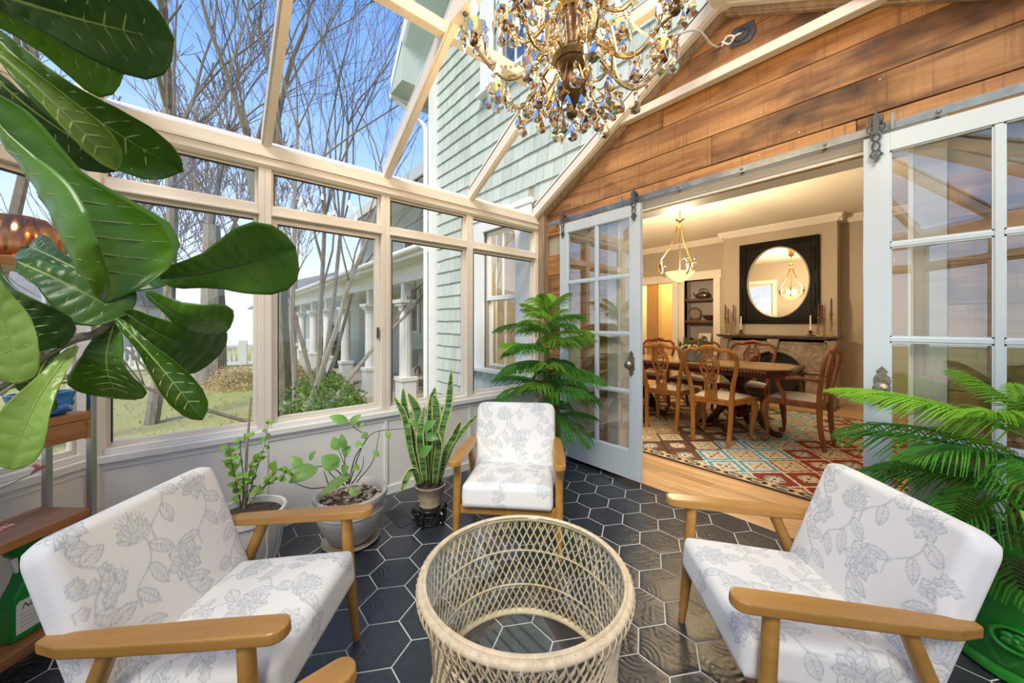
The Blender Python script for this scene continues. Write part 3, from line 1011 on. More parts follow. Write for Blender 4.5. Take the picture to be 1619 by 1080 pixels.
# porch wing
PY = 2.92
DECK = -.45
CLAP = mat('clapboard_green', (.52, .56, .49), .8)
pw = struct(empty('wall_porch', (0, 0, 0)), 'grey-green clapboard wall behind the porch')
for k in range(24):
    z = DECK + k * .125
    MB().add([(-17.5, 5.0 - .022, z), (HX0, 5.0 - .022, z), (HX0, 5.0, z), (-17.5, 5.0, z), (-17.5, 5.0 - .006, z + .13), (HX0, 5.0 - .006, z + .13), (HX0, 5.0, z + .13), (-17.5, 5.0, z + .13)],
             [(0, 3, 2, 1), (4, 5, 6, 7), (0, 1, 5, 4), (1, 2, 6, 5), (2, 3, 7, 6), (3, 0, 4, 7)]).build('clapboard', CLAP, pw)
CLAP2 = mat('upper_siding', (.47, .51, .45), .8, col2=(.52, .56, .5), nscale=4, stretch=(.3, 1, 12))
MB().box(-15.6, 5.0, DECK, HX0, 5.2, 5.3).build('upper_wall', CLAP2, pw)
MB().box(-15.75, 4.97, 3.0, -15.55, 5.2, 5.3).build('corner_board', WHITE, pw)
MB().prism([(4.2, 5.05), (7.5, 8.0), (7.5, 8.2), (4.2, 5.25)], -16.2, HX0, None, 'x').build('upper_roof', ROOFM, pw)
MB().box(-16.2, 4.15, 4.98, HX0, 4.25, 5.28).box(-16.2, 4.2, 4.98, HX0, 5.0, 5.02).build('upper_eave', WHITE, pw)
def simple_window(n, x0, x1, z0, z1, y, label, glassm):
    e = struct(empty('window_%d' % n, (x0, y, z0)), label)
    w, h = x1 - x0, z1 - z0
    MB().box(-.1, -.04, -.08, 0, .01, h + .12).box(w, -.04, -.08, w + .1, .01, h + .12).box(0, -.04, h, w, .01, h + .12).box(-.12, -.06, -.12, w + .12, .01, -.06).box(0, -.02, h / 2 - .025, w, .01, h / 2 + .025).build('window_frame', WHITE, e, bevel=.004)
    MB().box(0, -.03, -.06, w, -.022, h).build('pane', glassm, e)
DARKG = mat('dark_window', (.03, .035, .04), .05)
WARMG = mat('amber_window', (.20, .10, .045), .15, col2=(.08, .045, .03), nscale=5)  # plain brown pane, mottled by noise
simple_window(23, -10.95, -10.3, 1.06, 2.3, 4.95, 'amber window behind the porch column', WARMG)
simple_window(24, -11.25, -10.65, 3.3, 3.95, 4.98, 'small upper window above the porch roof', DARKG)
simple_window(25, -13.4, -12.5, .5, 2.0, 4.95, 'dark window at the far end of the porch', DARKG)
po = struct(empty('roof', (0, 0, 0)), 'shed roof and white beam of the side porch')
MB().prism([(PY - .42, 2.32), (5.0, 3.02), (5.0, 3.10), (PY - .42, 2.40)], -18.0, HX0 - .03, None, 'x').build('porch_roof', ROOFM, po)
MB().box(-18.0, PY - .46, 2.25, HX0 - .03, PY - .40, 2.41).build('fascia', WHITE, po, bevel=.01)
MB().lathe([(.05, 0), (.05, 1)], 10, T(-18, PY - .5, 2.36) @ RY(R(90)) @ S(1, 1, 13.1)).build('gutter', WHITE, po, smooth=True)
MB().box(-18.0, PY - .12, 1.98, HX0 - .03, PY + .12, 2.28).build('beam', WHITE, po, bevel=.01)
MB().box(-18.0, PY - .4, 2.27, HX0 - .03, 5.0, 2.30).build('porch_ceiling', mat('porch_ceiling_paint', (.78, .78, .74), .8), po)
struct(MB().box(-18.0, PY - .3, GZ - .1, HX0, 5.0, DECK).build('floor', mat('porch_deck', (.46, .38, .29), .8, col2=(.52, .44, .34), nscale=3, stretch=(.4, 8, 1))), 'tan porch deck')
names = ['nearest', 'second', 'third', 'fourth', 'fifth', 'farthest']
for i in range(6):
    x = -6.60 - 1.94 * i
    e = thing('porch_column', '%s fluted white porch column seen through the side windows' % names[i], 'column', (x, PY, DECK), group='white porch columns')
    MB().box(-.15, -.15, 0, .15, .15, .62).box(-.17, -.17, .58, .17, .17, .66).build('plinth', WHITE, e, bevel=.01)
    def fl_(a, k): return 1 - .05 * (math.cos(a * 12) > .2)
    MB().lathe([(.125, .66), (.12, .9), (.115, 1.9)], 48, mod=fl_).build('shaft', WHITE, e)
    MB().lathe([(.115, 1.9), (.13, 1.92), (.125, 1.95), (.16, 2.02), (.16, 2.05)], 20).box(-.19, -.19, 2.05, .19, .19, 2.12).box(-.16, -.16, 2.0, .16, .16, 2.05).build('capital', WHITE, e, bevel=.006)
    MB().box(-.07, -.07, 2.12, .07, .07, 2.45).build('block', WHITE, e)
# porch armchairs of wicker
WICK = mat('grey_wicker', (.44, .38, .33), .8, col2=(.52, .46, .40), nscale=60)
for (x, y, a, lb) in ((-8.15, 4.15, -2.2, 'wicker porch chair by the shingled corner, nearer of the two'), (-8.9, 4.35, -2.0, 'wicker porch chair with reclined back behind the nearer one')):
    e = thing('porch_chair', lb, 'chair', (x, y, DECK), a, 'wicker chairs on the porch')
    MB().box(-.28, -.26, .34, .28, .28, .40).build('seat', WICK, e, bevel=.02)
    MB().box(-.28, -.03, 0, .28, .03, .62, T(0, -.30, .38) @ RX(R(22))).build('backrest', WICK, e, bevel=.025)
    for sx in (-.27, .27):
        MB().box(sx - .035, -.3, .58, sx + .035, .3, .62).build('arm', WICK, e, bevel=.012)
        for sy in (-.25, .27): MB().box(sx - .025, sy - .025, 0, sx + .025, sy + .025, .58).build('leg', WICK, e, bevel=.006)

# lawn ------------------------------------------------------------------
def lawn_mat():
    m, t, b = nodes('winter_lawn')
    v = coords(t, rnd=False)
    f = noise(t, v, .35, 6, .65)
    c = ramp(t, f, ((.3, (.66, .55, .31)), (.48, (.56, .53, .20)), (.7, (.38, .44, .12))))
    f2 = noise(t, v, 9, 5, .7)
    c = mix(t, c, (.68, .58, .35), ramp(t, f2, ((.5, 0.), (.75, .6))))
    t.links.new(c, b.inputs['Base Color'])
    b.inputs['Roughness'].default_value = .95
    bump(t, b, noise(t, v, 30, 5, .7), .8, .05)
    return m
rl = random.Random(4)
def gh(u, v):
    x, y = -40 + 80 * u, -40 + 80 * v
    near = min(1, max(0, (math.hypot(x + .9, y - .6) - 4) / 8))
    return (x, y, GZ + .10 * near * math.sin(x * .35) * math.cos(y * .3))
struct(MB().grid(gh, 70, 70).build('floor', lawn_mat(), smooth=True), 'pale winter lawn')
o = bpy.data.objects[-1] if False else None
# tufts of grass
gb = MB()
for k in range(9000):
    r_ = 3.2 + 20 * rl.random() ** 1.6
    a = R(rl.uniform(120, 200))
    x, y = r_ * math.cos(a), r_ * math.sin(a)
    if x > XL - .35 or (y > 2.3) : continue
    h = rl.uniform(.03, .09); w = rl.uniform(.006, .014) * (1 + r_ * .08); q = rl.uniform(0, 6.28); z = gh((x + 40) / 80, (y + 40) / 80)[2] - .005
    dx, dy = w * math.cos(q), w * math.sin(q)
    gb.add([(x - dx, y - dy, z), (x + dx, y + dy, z), (x + rl.uniform(-.04, .04), y + rl.uniform(-.04, .04), z + h)], [(0, 1, 2)])
g = gb.build('grass', leaf_mat('grass_blade', (.48, .46, .16), (.62, .54, .28), .8, .3))
tag(g, 'short straw-green blades of the winter lawn', 'grass', kind='stuff')
# white balustrade at the end of the garden
bl = thing('balustrade', 'white balustrade at the far end of the lawn', 'balustrade', (-20.5, -1.2, GZ), R(82))
MB().box(-5, -.12, .78, 5, .12, .9).build('top_rail', WHITE, bl, bevel=.02)
MB().box(-5, -.12, 0, 5, .12, .14).build('bottom_rail', WHITE, bl, bevel=.02)
for x in (-5, -2.5, 0, 2.5, 5): MB().box(x - .16, -.16, 0, x + .16, .16, 1.1).build('pier', WHITE, bl, bevel=.02)
bal = None
for k in range(60):
    x = -4.85 + k * .164
    if any(abs(x - q) < .2 for q in (-5, -2.5, 0, 2.5, 5)): continue
    if bal is None:
        bal = MB().lathe([(.04, .14), (.055, .2), (.06, .32), (.03, .5), (.045, .7), (.04, .78)], 8).build('baluster', WHITE, bl, smooth=True, loc=(x, 0, 0))
    else: inst(bal, bl, (x, 0, 0))
# neighbour houses beyond
NB = [(-27, 5.5, 6, 5, R(10), (.62, .56, .48), 'beige neighbouring house beyond the porch'), (-30, -7, 9, 6, R(75), (.60, .58, .55), 'grey neighbouring house behind the balustrade'), (-26, -16, 8, 6, R(60), (.55, .5, .45), 'tan neighbouring house far left')]
for x, y, w, d, a, c, lb in NB:
    e = thing('house', lb, 'house', (x, y, GZ), a)
    MB().box(-w / 2, -d / 2, 0, w / 2, d / 2, 2.9).build('wall', mat('house_wall', c, .8), e)
    MB().prism([(-d / 2 - .4, 2.8), (d / 2 + .4, 2.8), (0, 5.0)], -w / 2 - .4, w / 2 + .4, None, 'x').build('roof', ROOFM, e)
    for wx in (-w * .3, 0, w * .3):
        for sy in (-1, 1):
            f = MB().box(wx - .55, sy * d / 2 - .05, .8, wx + .55, sy * d / 2 + .05, 2.2).build('window', WHITE, e)
            MB().box(wx - .45, sy * d / 2 - .06, .9, wx + .45, sy * d / 2 + .06, 2.1).build('pane', DARKG, f)
# ---------------------------------------------------------------- bare trees and shrubs outside
def bark(name, c1, c2):
    m, t, b = nodes(name)
    v = coords(t, (5, 5, .8))
    f = noise(t, v, 5, 6, .7)
    t.links.new(ramp(t, f, ((.3, c1), (.7, c2))), b.inputs['Base Color'])
    b.inputs['Roughness'].default_value = .95
    bump(t, b, f, .6, .03)
    return m
BARK1 = bark('grey_bark', (.17, .14, .11), (.42, .37, .30))
BARK2 = bark('mossy_bark', (.12, .11, .07), (.30, .29, .19))
BARK3 = bark('brown_twig', (.15, .115, .085), (.32, .26, .20))

def grow(seed, stems, depth=5, spread=.55, up=.25, twig=.006, kids=(3, 4), nseg=5, lim=2600):
    """returns (trunk MB, branch MB); stems = [(start, direction, length, radius)]"""
    rn = random.Random(seed)
    tm, bm_ = MB(), MB()
    queue = [(Vector(s), Vector(d).normalized(), L, r, 0) for s, d, L, r in stems]
    count = 0
    while queue and count < lim:
        p, d, L, r, lv = queue.pop(0)
        pts = [p]
        dd = d.copy()
        nodes_ = []
        ns = nseg if lv < 2 else 4 if lv == 2 else 3
        for i in range(ns):
            j = .10 if lv == 0 else .22
            dd = (dd + Vector((rn.uniform(-j, j), rn.uniform(-j, j), rn.uniform(-j, j) + up * .12))).normalized()
            p = p + dd * (L / ns)
            pts.append(p)
            nodes_.append((p.copy(), dd.copy(), (i + 1) / ns))
        r1 = max(r * (.45 if lv else .5), twig)
        sides = 8 if lv == 0 and r > .1 else 5 if lv < 2 else 3
        (tm if lv == 0 else bm_).tube(pts, list(np.linspace(r, r1, ns + 1)), sides, cap=(lv == 0))
        count += 1
        if lv < depth:
            k = rn.randint(*kids) + (2 if lv == 0 else 0)
            for i in range(k):
                t_ = rn.uniform(.3 if lv else .38, 1.0)
                if i == 0: t_ = 1.0
                q, qd, tt = nodes_[min(ns - 1, max(0, int(t_ * ns) - (0 if t_ == 1 else 0)) if t_ < 1 else ns - 1)]
                ax = Vector((rn.uniform(-1, 1), rn.uniform(-1, 1), rn.uniform(-.2, .4)))
                ax = (ax - qd * ax.dot(qd)).normalized()
                sp = spread * rn.uniform(.6, 1.25) * (.45 if i == 0 else 1)
                nd = (qd * math.cos(sp) + ax * math.sin(sp) + Vector((0, 0, up))).normalized()
                rr_ = r + (r1 - r) * tt
                queue.append((q, nd, L * rn.uniform(.52, .78), max(rr_ * rn.uniform(.45, .7) * (.55 if lv == 0 and r > .15 else 1), twig), lv + 1))
    return tm, bm_

def tree(label, x, y, seed, stems, mt=BARK1, mb=BARK3, group='bare trees in the garden', **kw):
    e = thing('bare_tree', label, 'tree', (x, y, GZ - .05), 0, group)
    a, c = grow(seed, stems, **kw)
    a.build('trunk', mt, e, smooth=True)
    c.build('branches', mb, e, smooth=True)
    return e
# near trunk, multi-stemmed tree beside it
tree('thick mossy trunk close to the window mullion', -7.05, .86, 21, [((0, 0, 0), (0, .0, 1), 4.6, .27)], BARK2, BARK3, depth=5, spread=.5, lim=600, twig=.005)
tree('slender multi-stemmed tree with stems leaning towards the house', -6.1, 1.0, 5, [((0, 0, 0), (-.10, .30, 1), 4.4, .048), ((0, 0, 0), (0, .66, .85), 3.4, .042), ((0, 0, 0), (-.1, .10, 1), 4.8, .045), ((0, -.02, .3), (.2, -.8, .35), 2.2, .03)], BARK1, BARK3, depth=5, spread=.45, up=.3, lim=700, twig=.0035)
tree('broad pale trunk behind the mossy trunk', -13.2, .1, 33, [((0, 0, 0), (0, 0, 1), 4.6, .40)], BARK1, BARK3, depth=5, spread=.6, lim=900, twig=.009)
tree('tall upright tree with one straight grey trunk', -9.2, -.75, 8, [((0, 0, 0), (.02, .02, 1), 9.5, .11)], BARK1, BARK3, depth=5, spread=.42, up=.4, kids=(3, 4), lim=900, twig=.0045)
tree('spreading bare tree whose crown fills the middle roof pane', -9.4, 2.0, 14, [((0, 0, 0), (.08, .0, 1), 5.4, .07), ((0, 0, 0), (.15, .16, 1), 6.6, .06), ((0, 0, 0), (-.1, -.2, 1), 6.2, .055), ((0, 0, 0), (.0, .32, 1), 5.5, .05)], BARK1, BARK3, depth=5, spread=.5, up=.3, lim=1150, twig=.0045)
tree('bare tree left of the tall upright one, crown above the fig leaves', -8.2, -2.3, 15, [((0, 0, 0), (.05, .15, 1), 6.4, .08), ((0, 0, 0), (.1, .35, 1), 6.0, .06)], BARK1, BARK3, depth=5, spread=.5, up=.35, lim=1000, twig=.0045)
tree('far bare tree low behind the balustrade', -18.5, -2.5, 17, [((0, 0, 0), (0, 0, 1), 4.0, .16)], BARK1, BARK3, depth=5, spread=.6, lim=1100, twig=.012)
tree('far bare tree beyond the porch end', -20, 3.2, 18, [((0, 0, 0), (0, 0, 1), 4.2, .15)], BARK1, BARK3, depth=5, spread=.6, lim=1000, twig=.012)
tree('far bare tree between the two neighbouring houses', -24, .5, 19, [((0, 0, 0), (0, 0, 1), 5.2, .2)], BARK1, BARK3, depth=5, spread=.6, lim=1000, twig=.014)
tree('far bare tree at the left edge of the garden', -15, -6, 20, [((0, 0, 0), (0, 0, 1), 4.5, .16)], BARK1, BARK3, depth=5, spread=.6, lim=1000, twig=.01)
tree('bare garden tree behind the camera, reflected in the door glass', 2.5, -9, 24, [((0, 0, 0), (0, 0, 1), 5, .16)], BARK1, BARK3, depth=5, spread=.55, lim=700, twig=.01)
tree('bare garden tree beyond the left bay, reflected in the door glass', -5, -9, 25, [((0, 0, 0), (0, 0, 1), 5, .16)], BARK1, BARK3, depth=5, spread=.55, lim=700, twig=.01)

def shrub(label, x, y, z, rx, ry, rz, nleaf, lm, size=.05, name='shrub', seed=1, group='garden shrubs'):
    e = thing(name, label, 'shrub', (x, y, z), 0, group)
    rn = random.Random(seed)
    b = MB()
    for k in range(nleaf):
        a, c = rn.uniform(0, 6.283), math.acos(rn.uniform(-.1, 1))
        q = rn.uniform(.72, 1.04) * (1 + .12 * math.sin(3 * a + seed) + .1 * math.sin(5 * c))
        p = Vector((rx * q * math.sin(c) * math.cos(a), ry * q * math.sin(c) * math.sin(a), rz * q * math.cos(c) + .04))
        d = Vector((rn.uniform(-1, 1), rn.uniform(-1, 1), rn.uniform(-.2, 1))).normalized()
        s_ = d.orthogonal().normalized()
        s_.rotate(Matrix.Rotation(rn.uniform(0, 6.28), 3, d))
        L = size * rn.uniform(.7, 1.3)
        b.add([p, p + d * L * .5 + s_ * L * .28, p + d * L, p + d * L * .5 - s_ * L * .28], [(0, 1, 2, 3)])
    b.build('foliage', lm, e)
    st = MB()
    for k in range(7):
        a = k * .9
        st.tube([(0, 0, -.05), (rx * .35 * math.cos(a), ry * .35 * math.sin(a), rz * .45), (rx * .7 * math.cos(a), ry * .7 * math.sin(a), rz * .8)], [.02, .012, .006], 4)
    st.build('stems', BARK3, e)
IVY = leaf_mat('shrub_green', (.10, .22, .03), (.26, .36, .07), .5, .3)
DARKE = leaf_mat('evergreen', (.03, .09, .03), (.08, .16, .05), .5, .2)
STRAW = leaf_mat('dry_grass', (.60, .46, .26), (.52, .44, .22), .8, .3)
shrub('round green shrub under the sliding sash', -4.5, 1.05, GZ, .72, .72, .95, 5200, IVY, .06, seed=2)
shrub('low green shrub left of the round one', -4.5, -.35, GZ, .5, .5, .55, 2600, IVY, .055, seed=3)
shrub('dark leafy shrub at the porch corner', -3.55, 1.85, GZ, .38, .36, .8, 2600, DARKE, .07, seed=4)
shrub('evergreen shrub between the far porch columns', -15.3, 3.7, GZ, .7, .5, 1.6, 2200, DARKE, .12, seed=6)
shrub('straw-coloured ornamental grass by the far columns', -13.0, 1.9, GZ, 1.3, .6, .7, 4200, STRAW, .07, seed=7)
shrub('straw-coloured brush at the foot of the broad trunk', -12.6, .6, GZ, .9, .7, .5, 4200, STRAW, .06, seed=8)
shrub('green hedge along the porch', -9.2, 2.2, GZ, 2.4, .45, .55, 4200, IVY, .08, seed=9)
rn = random.Random(9)
ROCK = mat('garden_rock', (.42, .42, .40), .9, col2=(.30, .31, .29), nscale=6, bmp=.5, bscale=12)
for k, (x, y, s) in enumerate(((-3.45, .18, .21), (-3.5, .58, .20), (-3.42, 1.02, .25), (-3.45, -.25, .21))):
    m = MB(); m.ball((0, 0, s * .3), (s, s * .8, s * .6), 9, 6)
    m.v = [(a * (1 + .15 * math.sin(7 * c + k)), b_ * (1 + .15 * math.sin(5 * a * 3 + k)), c) for a, b_, c in m.v]
    o = m.build('garden_rock', ROCK, smooth=True, loc=(x, y, GZ - .02), angle=30)
    tag(o, ['pale garden rock below the first window bay', 'pale garden rock second from the bay corner', 'largest pale garden rock below the sliding sash', 'pale garden rock nearest the bay corner'][k], 'rock', 'rocks edging the bed')
# ---------------------------------------------------------------- toile upholstery
class Paint:
    """draws strokes into a regular grid of (u,v) points"""
    def __init__(s, u0, u1, v0, v1, nu, nv):
        s.u = np.linspace(u0, u1, nu); s.v = np.linspace(v0, v1, nv)
        s.a = np.zeros((nv, nu), np.float32)
    def box(s, lo, hi, pad):
        i0, i1 = np.searchsorted(s.u, [lo[0] - pad, hi[0] + pad]); j0, j1 = np.searchsorted(s.v, [lo[1] - pad, hi[1] + pad])
        return i0, i1, j0, j1
    def line(s, pts, w=.0016, k=1.0):
        for (x0, y0), (x1, y1) in zip(pts[:-1], pts[1:]):
            i0, i1, j0, j1 = s.box((min(x0, x1), min(y0, y1)), (max(x0, x1), max(y0, y1)), w * 3)
            if i1 <= i0 or j1 <= j0: continue
            U, V = np.meshgrid(s.u[i0:i1], s.v[j0:j1])
            dx, dy = x1 - x0, y1 - y0
            q = np.clip(((U - x0) * dx + (V - y0) * dy) / max(dx * dx + dy * dy, 1e-12), 0, 1)
            d = np.hypot(U - x0 - q * dx, V - y0 - q * dy)
            s.a[j0:j1, i0:i1] = np.maximum(s.a[j0:j1, i0:i1], k * np.clip(1.6 - d / w, 0, 1))
    def fill(s, pts, k):
        P = np.array(pts)
        i0, i1, j0, j1 = s.box(P.min(0), P.max(0), 0)
        if i1 <= i0 or j1 <= j0: return
        U, V = np.meshgrid(s.u[i0:i1], s.v[j0:j1])
        ins = np.zeros(U.shape, bool)
        for (x0, y0), (x1, y1) in zip(pts, pts[1:] + pts[:1]):
            if y0 == y1: continue
            c = ((y0 > V) != (y1 > V)) & (U < (x1 - x0) * (V - y0) / (y1 - y0) + x0)
            ins ^= c
        sub = s.a[j0:j1, i0:i1]
        cx, cy = P.mean(0); rr_ = np.hypot(*(P - P.mean(0)).T).max()
        sh = k * (.4 + .9 * np.clip((U - cx) / rr_ * .6 + (V - cy) / rr_ * -.6 + .4, 0, 1))
        sub[ins] = np.maximum(sub[ins] * .55, sh[ins])

def sp2(pts, n=6): return [(p.x, p.y) for p in spline([(a, b, 0) for a, b in pts], n)]
def leaf2(P, x, y, a, L, W, veins=True):
    c, s = math.cos(a), math.sin(a)
    def g(t, w): return (x + c * t * L - s * w * W, y + s * t * L + c * w * W)
    up = sp2([g(0, 0), g(.25, .42), g(.6, .5), g(.85, .25), g(1, 0)], 5)
    dn = sp2([g(1, 0), g(.8, -.3), g(.55, -.5), g(.2, -.4), g(0, 0)], 5)
    P.fill(up + dn, .16)
    P.line(up + dn, .0013, .85)
    P.line(sp2([g(0, 0), g(.5, .06), g(.95, 0)]), .0011, .8)
    if veins:
        for t in (.25, .42, .6, .75):
            P.line([g(t, .04), g(t + .14, .34)], .0009, .55); P.line([g(t, -.0), g(t + .14, -.34)], .0009, .55)
def flower2(P, x, y, r, n, rn, kind):
    if kind == 0:
        for ring_, k, q in ((1.0, n + 3, 0), (.72, n, .3), (.42, n - 2, .1)):
            for i in range(k):
                a = q + 2 * math.pi * i / k + rn.uniform(-.1, .1)
                leaf2(P, x + r * .1 * math.cos(a), y + r * .1 * math.sin(a), a, r * ring_, r * .62 * ring_, False)
        P.fill([(x + .2 * r * math.cos(t), y + .2 * r * math.sin(t)) for t in np.linspace(0, 6, 12)], .5)
    elif kind == 1:                       # tall lily with layered petals
        for a in (-1.1, 1.1, -.75, .75, -.4, .4, 0):
            leaf2(P, x, y - r * .6, math.pi / 2 + a, r * 1.7 * (1 - .25 * abs(a)), r * .55, True)
        for i in range(9):
            a = math.pi / 2 + (i - 4) * .22
            P.line([(x + r * .9 * math.cos(a), y + r * .9 * math.sin(a)), (x + r * 1.25 * math.cos(a), y + r * 1.25 * math.sin(a))], .0012, .8)
    else:                                 # cluster of small blooms
        for i in range(n + 5):
            a, q = rn.uniform(0, 6.28), r * math.sqrt(rn.random())
            cx, cy, rr_ = x + q * math.cos(a), y + q * math.sin(a), r * rn.uniform(.18, .3)
            pts = [(cx + rr_ * (1 + .25 * math.cos(5 * t)) * math.cos(t), cy + rr_ * (1 + .25 * math.cos(5 * t)) * math.sin(t)) for t in np.linspace(0, 2 * math.pi, 22)]
            P.fill(pts, .3); P.line(pts, .0012, .75)
            P.line([(cx, cy), (cx + rr_ * .5, cy + rr_ * .3)], .001, .7)
def toile(P, seed, W, H):
    rn = random.Random(seed)
    # main winding stems with blooms and leaves
    cells = [(-.30, -.52, 2), (.24, -.60, 1), (.36, -.26, 0), (-.34, -.20, 1), (.02, -.30, 2), (.08, .04, 0), (-.36, .16, 2), (.40, .14, 2), (-.12, .34, 1), (.26, .40, 0), (-.40, .50, 0), (.05, .62, 2), (-.58, -.05, 0), (.58, -.1, 1)]
    for i, (fx, fy, kd) in enumerate(cells):
        x, y = fx * W + rn.uniform(-.015, .015), fy * H + rn.uniform(-.015, .015)
        sg = rn.choice((-1, 1))
        st = sp2([(x, y), (x + sg * .02, y - .05), (x + sg * .005, y - .10), (x - sg * .045, y - .145), (x - sg * .05, y - .19)], 8)
        P.line(st, .0020, .45); P.line([(a + .003, b + .001) for a, b in st], .0010, .7)
        for k in range(8, len(st) - 2, 8):
            a = math.atan2(st[k + 1][1] - st[k][1], st[k + 1][0] - st[k][0]) + rn.choice((-1, 1)) * rn.uniform(.6, 1.2)
            leaf2(P, *st[k], a, rn.uniform(.05, .085), rn.uniform(.026, .04))
        flower2(P, x, y, rn.uniform(.040, .056), rn.randint(4, 6), rn, kd)
    return P
def fabric_mat():
    m, t, b = nodes('toile_fabric')
    a = nn(t, 'Attribute', attribute_name='toile')
    v = coords(t, rnd=False)
    wv = noise(t, v, 500, 2)
    c = mix(t, (.86, .825, .775), (.42, .46, .48), a.outputs['Fac'])
    t.links.new(c, b.inputs['Base Color'])
    b.inputs['Roughness'].default_value = .9
    b.inputs['Sheen Weight'].default_value = .2
    bump(t, b, wv, .15, .001)
    return m
FABRIC = fabric_mat()
def cushion(name, W, H, Tk, r, rc, seed, step=.0036, crown=.012):
    """soft slab: W wide (x), H long (y), Tk thick (z, top at Tk); one wrapped sheet"""
    arc = math.pi / 2 * r
    side = Tk - 2 * r
    ext = 2 * arc + side
    def prof(s, half):
        a = abs(s); flat = half - r
        sg = 1 if s >= 0 else -1
        if a <= flat: return sg * a, 0.
        a -= flat
        if a <= arc:
            th = a / r
            return sg * (flat + r * math.sin(th)), r * (1 - math.cos(th))
        a -= arc
        if a <= side: return sg * half, r + a
        th = (a - side) / r
        return sg * (half - r * (1 - math.cos(th))), r + side + r * math.sin(th)
    Wu, Hv = W / 2 - r + ext, H / 2 - r + ext
    nu, nv = int(2 * Wu / step), int(2 * Hv / step)
    P = Paint(-Wu, Wu, -Hv, Hv, nu, nv)
    toile(P, seed, W, H)
    px = [prof(u, W / 2) for u in P.u]; py = [prof(v, H / 2) for v in P.v]
    vs = []
    for (y, dy) in py:
        for (x, dx) in px:
            D = max(dx, dy)
            if D > r + side:
                ins = r * (1 - math.sqrt(max(0., 1 - min(1., (D - r - side) / r) ** 2)))
                x = math.copysign(min(abs(x), W / 2 - ins), x); y_ = math.copysign(min(abs(y), H / 2 - ins), y)
            else: y_ = y
            X_, Y_ = x, y_
            ax, ay = abs(x) - (W / 2 - rc), abs(y_) - (H / 2 - rc)
            if ax > 0 and ay > 0:
                a_, b_ = ax / rc, ay / rc
                X_ = math.copysign(W / 2 - rc + rc * a_ * math.sqrt(1 - b_ * b_ / 2), x)
                Y_ = math.copysign(H / 2 - rc + rc * b_ * math.sqrt(1 - a_ * a_ / 2), y_)
            z = Tk - max(dx, dy) + crown * (1 - (x / (W / 2)) ** 2) * (1 - (y / (H / 2)) ** 2)
            vs.append((X_, Y_, z))
    I = np.arange(nu * nv).reshape(nv, nu)
    F = np.stack([I[:-1, :-1], I[:-1, 1:], I[1:, 1:], I[1:, :-1]], -1).reshape(-1, 4)
    me = bpy.data.meshes.new(name)
    bot = [(sx * (W / 2 - r - rc * .3), sy * (H / 2 - r - rc * .3), .0005) for sx, sy in ((-1, -1), (1, -1), (1, 1), (-1, 1))]
    k = len(vs)
    me.from_pydata(vs + bot, [], F.tolist() + [[k + 3, k + 2, k + 1, k]])
    me.materials.append(FABRIC)
    at = me.attributes.new('toile', 'FLOAT', 'POINT')
    at.data.foreach_set('value', np.concatenate([P.a.ravel(), np.zeros(4, np.float32)]))
    me.polygons.foreach_set('use_smooth', [True] * len(me.polygons))
    me.update()
    return me
seat_me = cushion('seat_cushion', .475, .47, .13, .035, .03, 3)
back_me = cushion('back_cushion', .51, .53, .085, .03, .055, 8, crown=.008)

def armchair(label, x, y, th):
    """local: +x the sitter's right, +y the facing direction, origin under the arm tips"""
    e = thing('armchair', label, 'armchair', (x, y, 0), th - R(90), 'toile armchairs around the cane table')
    return e
def fill_chair(e):
    w = .268
    # arms
    for s in (-1, 1):
        pl = []
        L = .575
        for a in np.linspace(-90, 90, 9): pl.append((.032 * math.sin(R(a)) * 1.0, -.032 + .032 * math.cos(R(a)) * 1.0))
        poly = [(p[0], p[1]) for p in pl]            # rounded tip
        poly += [(.033, -.20), (.029, -.42), (.025, -L + .07), (.004, -L), (-.02, -L), (-.027, -.42), (-.032, -.20)]
        m = MB().prism([(s * p[0], p[1]) for p in poly][::s], -.030, 0, T(s * w, 0, .507) @ RX(R(3.3)))
        arm = m.build('arm', ARMW, e, bevel=.006, seg=3)
        MB().lathe([(.010, 0), (.010, .008), (.004, .012)], 10, T(s * (w - .012), -.555, .462) @ RX(R(90))).build('bolt_cap', ARMW, arm)
        # front leg, tapered
        MB().tube([(s * (w + .004), -.062, 0), (s * w, -.085, .22), (s * w, -.10, .482)], [.0125, .021, .0195], 14).build('leg', ARMW, e, smooth=True)
        # slanted rear leg
        MB().tube([(s * (w + .004), -.60, 0), (s * (w - .004), -.47, .30), (s * w, -.405, .462)], [.0125, .020, .019], 14).build('leg', ARMW, e, smooth=True)
        MB().box(s * w - .011, -.50, .20, s * w + .011, -.09, .245).build('side_rail', ARMW, e, bevel=.004)
    MB().box(-w, -.105, .205, w, -.080, .250).build('front_rail', ARMW, e, bevel=.004)
    MB().box(-w, -.50, .185, w, -.475, .230).build('rear_rail', ARMW, e, bevel=.004)
    s_ = bpy.data.objects.new('seat_cushion', seat_me); link(s_, e)
    s_.location = (0, -.042 - .235, .225); s_.rotation_euler = (R(5.0), 0, 0)
    b_ = bpy.data.objects.new('back_cushion', back_me); link(b_, e)
    # back slab: local z is its front; lean it back
    M = Matrix.Translation((0, -.415, .20)) @ Matrix.Rotation(R(21), 4, 'X') @ Matrix(((1, 0, 0, 0), (0, 0, 1, 0), (0, 1, 0, 0), (0, 0, 0, 1))) @ Matrix.Diagonal((-1, 1, 1, 1))
    M = M @ Matrix.Translation((0, .255, -.065))
    b_.matrix_local = M
    return e
c1 = fill_chair(armchair('toile armchair facing the camera beyond the cane table, between snake plant and blue door', -1.402, 1.14, -.802))
specs = [('toile armchair on the right with its back to the green pot', -.537, 1.23, -2.383), ('toile armchair on the left with its back to the walnut shelves', -1.189, .317, .89), ('toile armchair of which only one arm tip shows at the bottom edge', -.515, .237, R(90))]
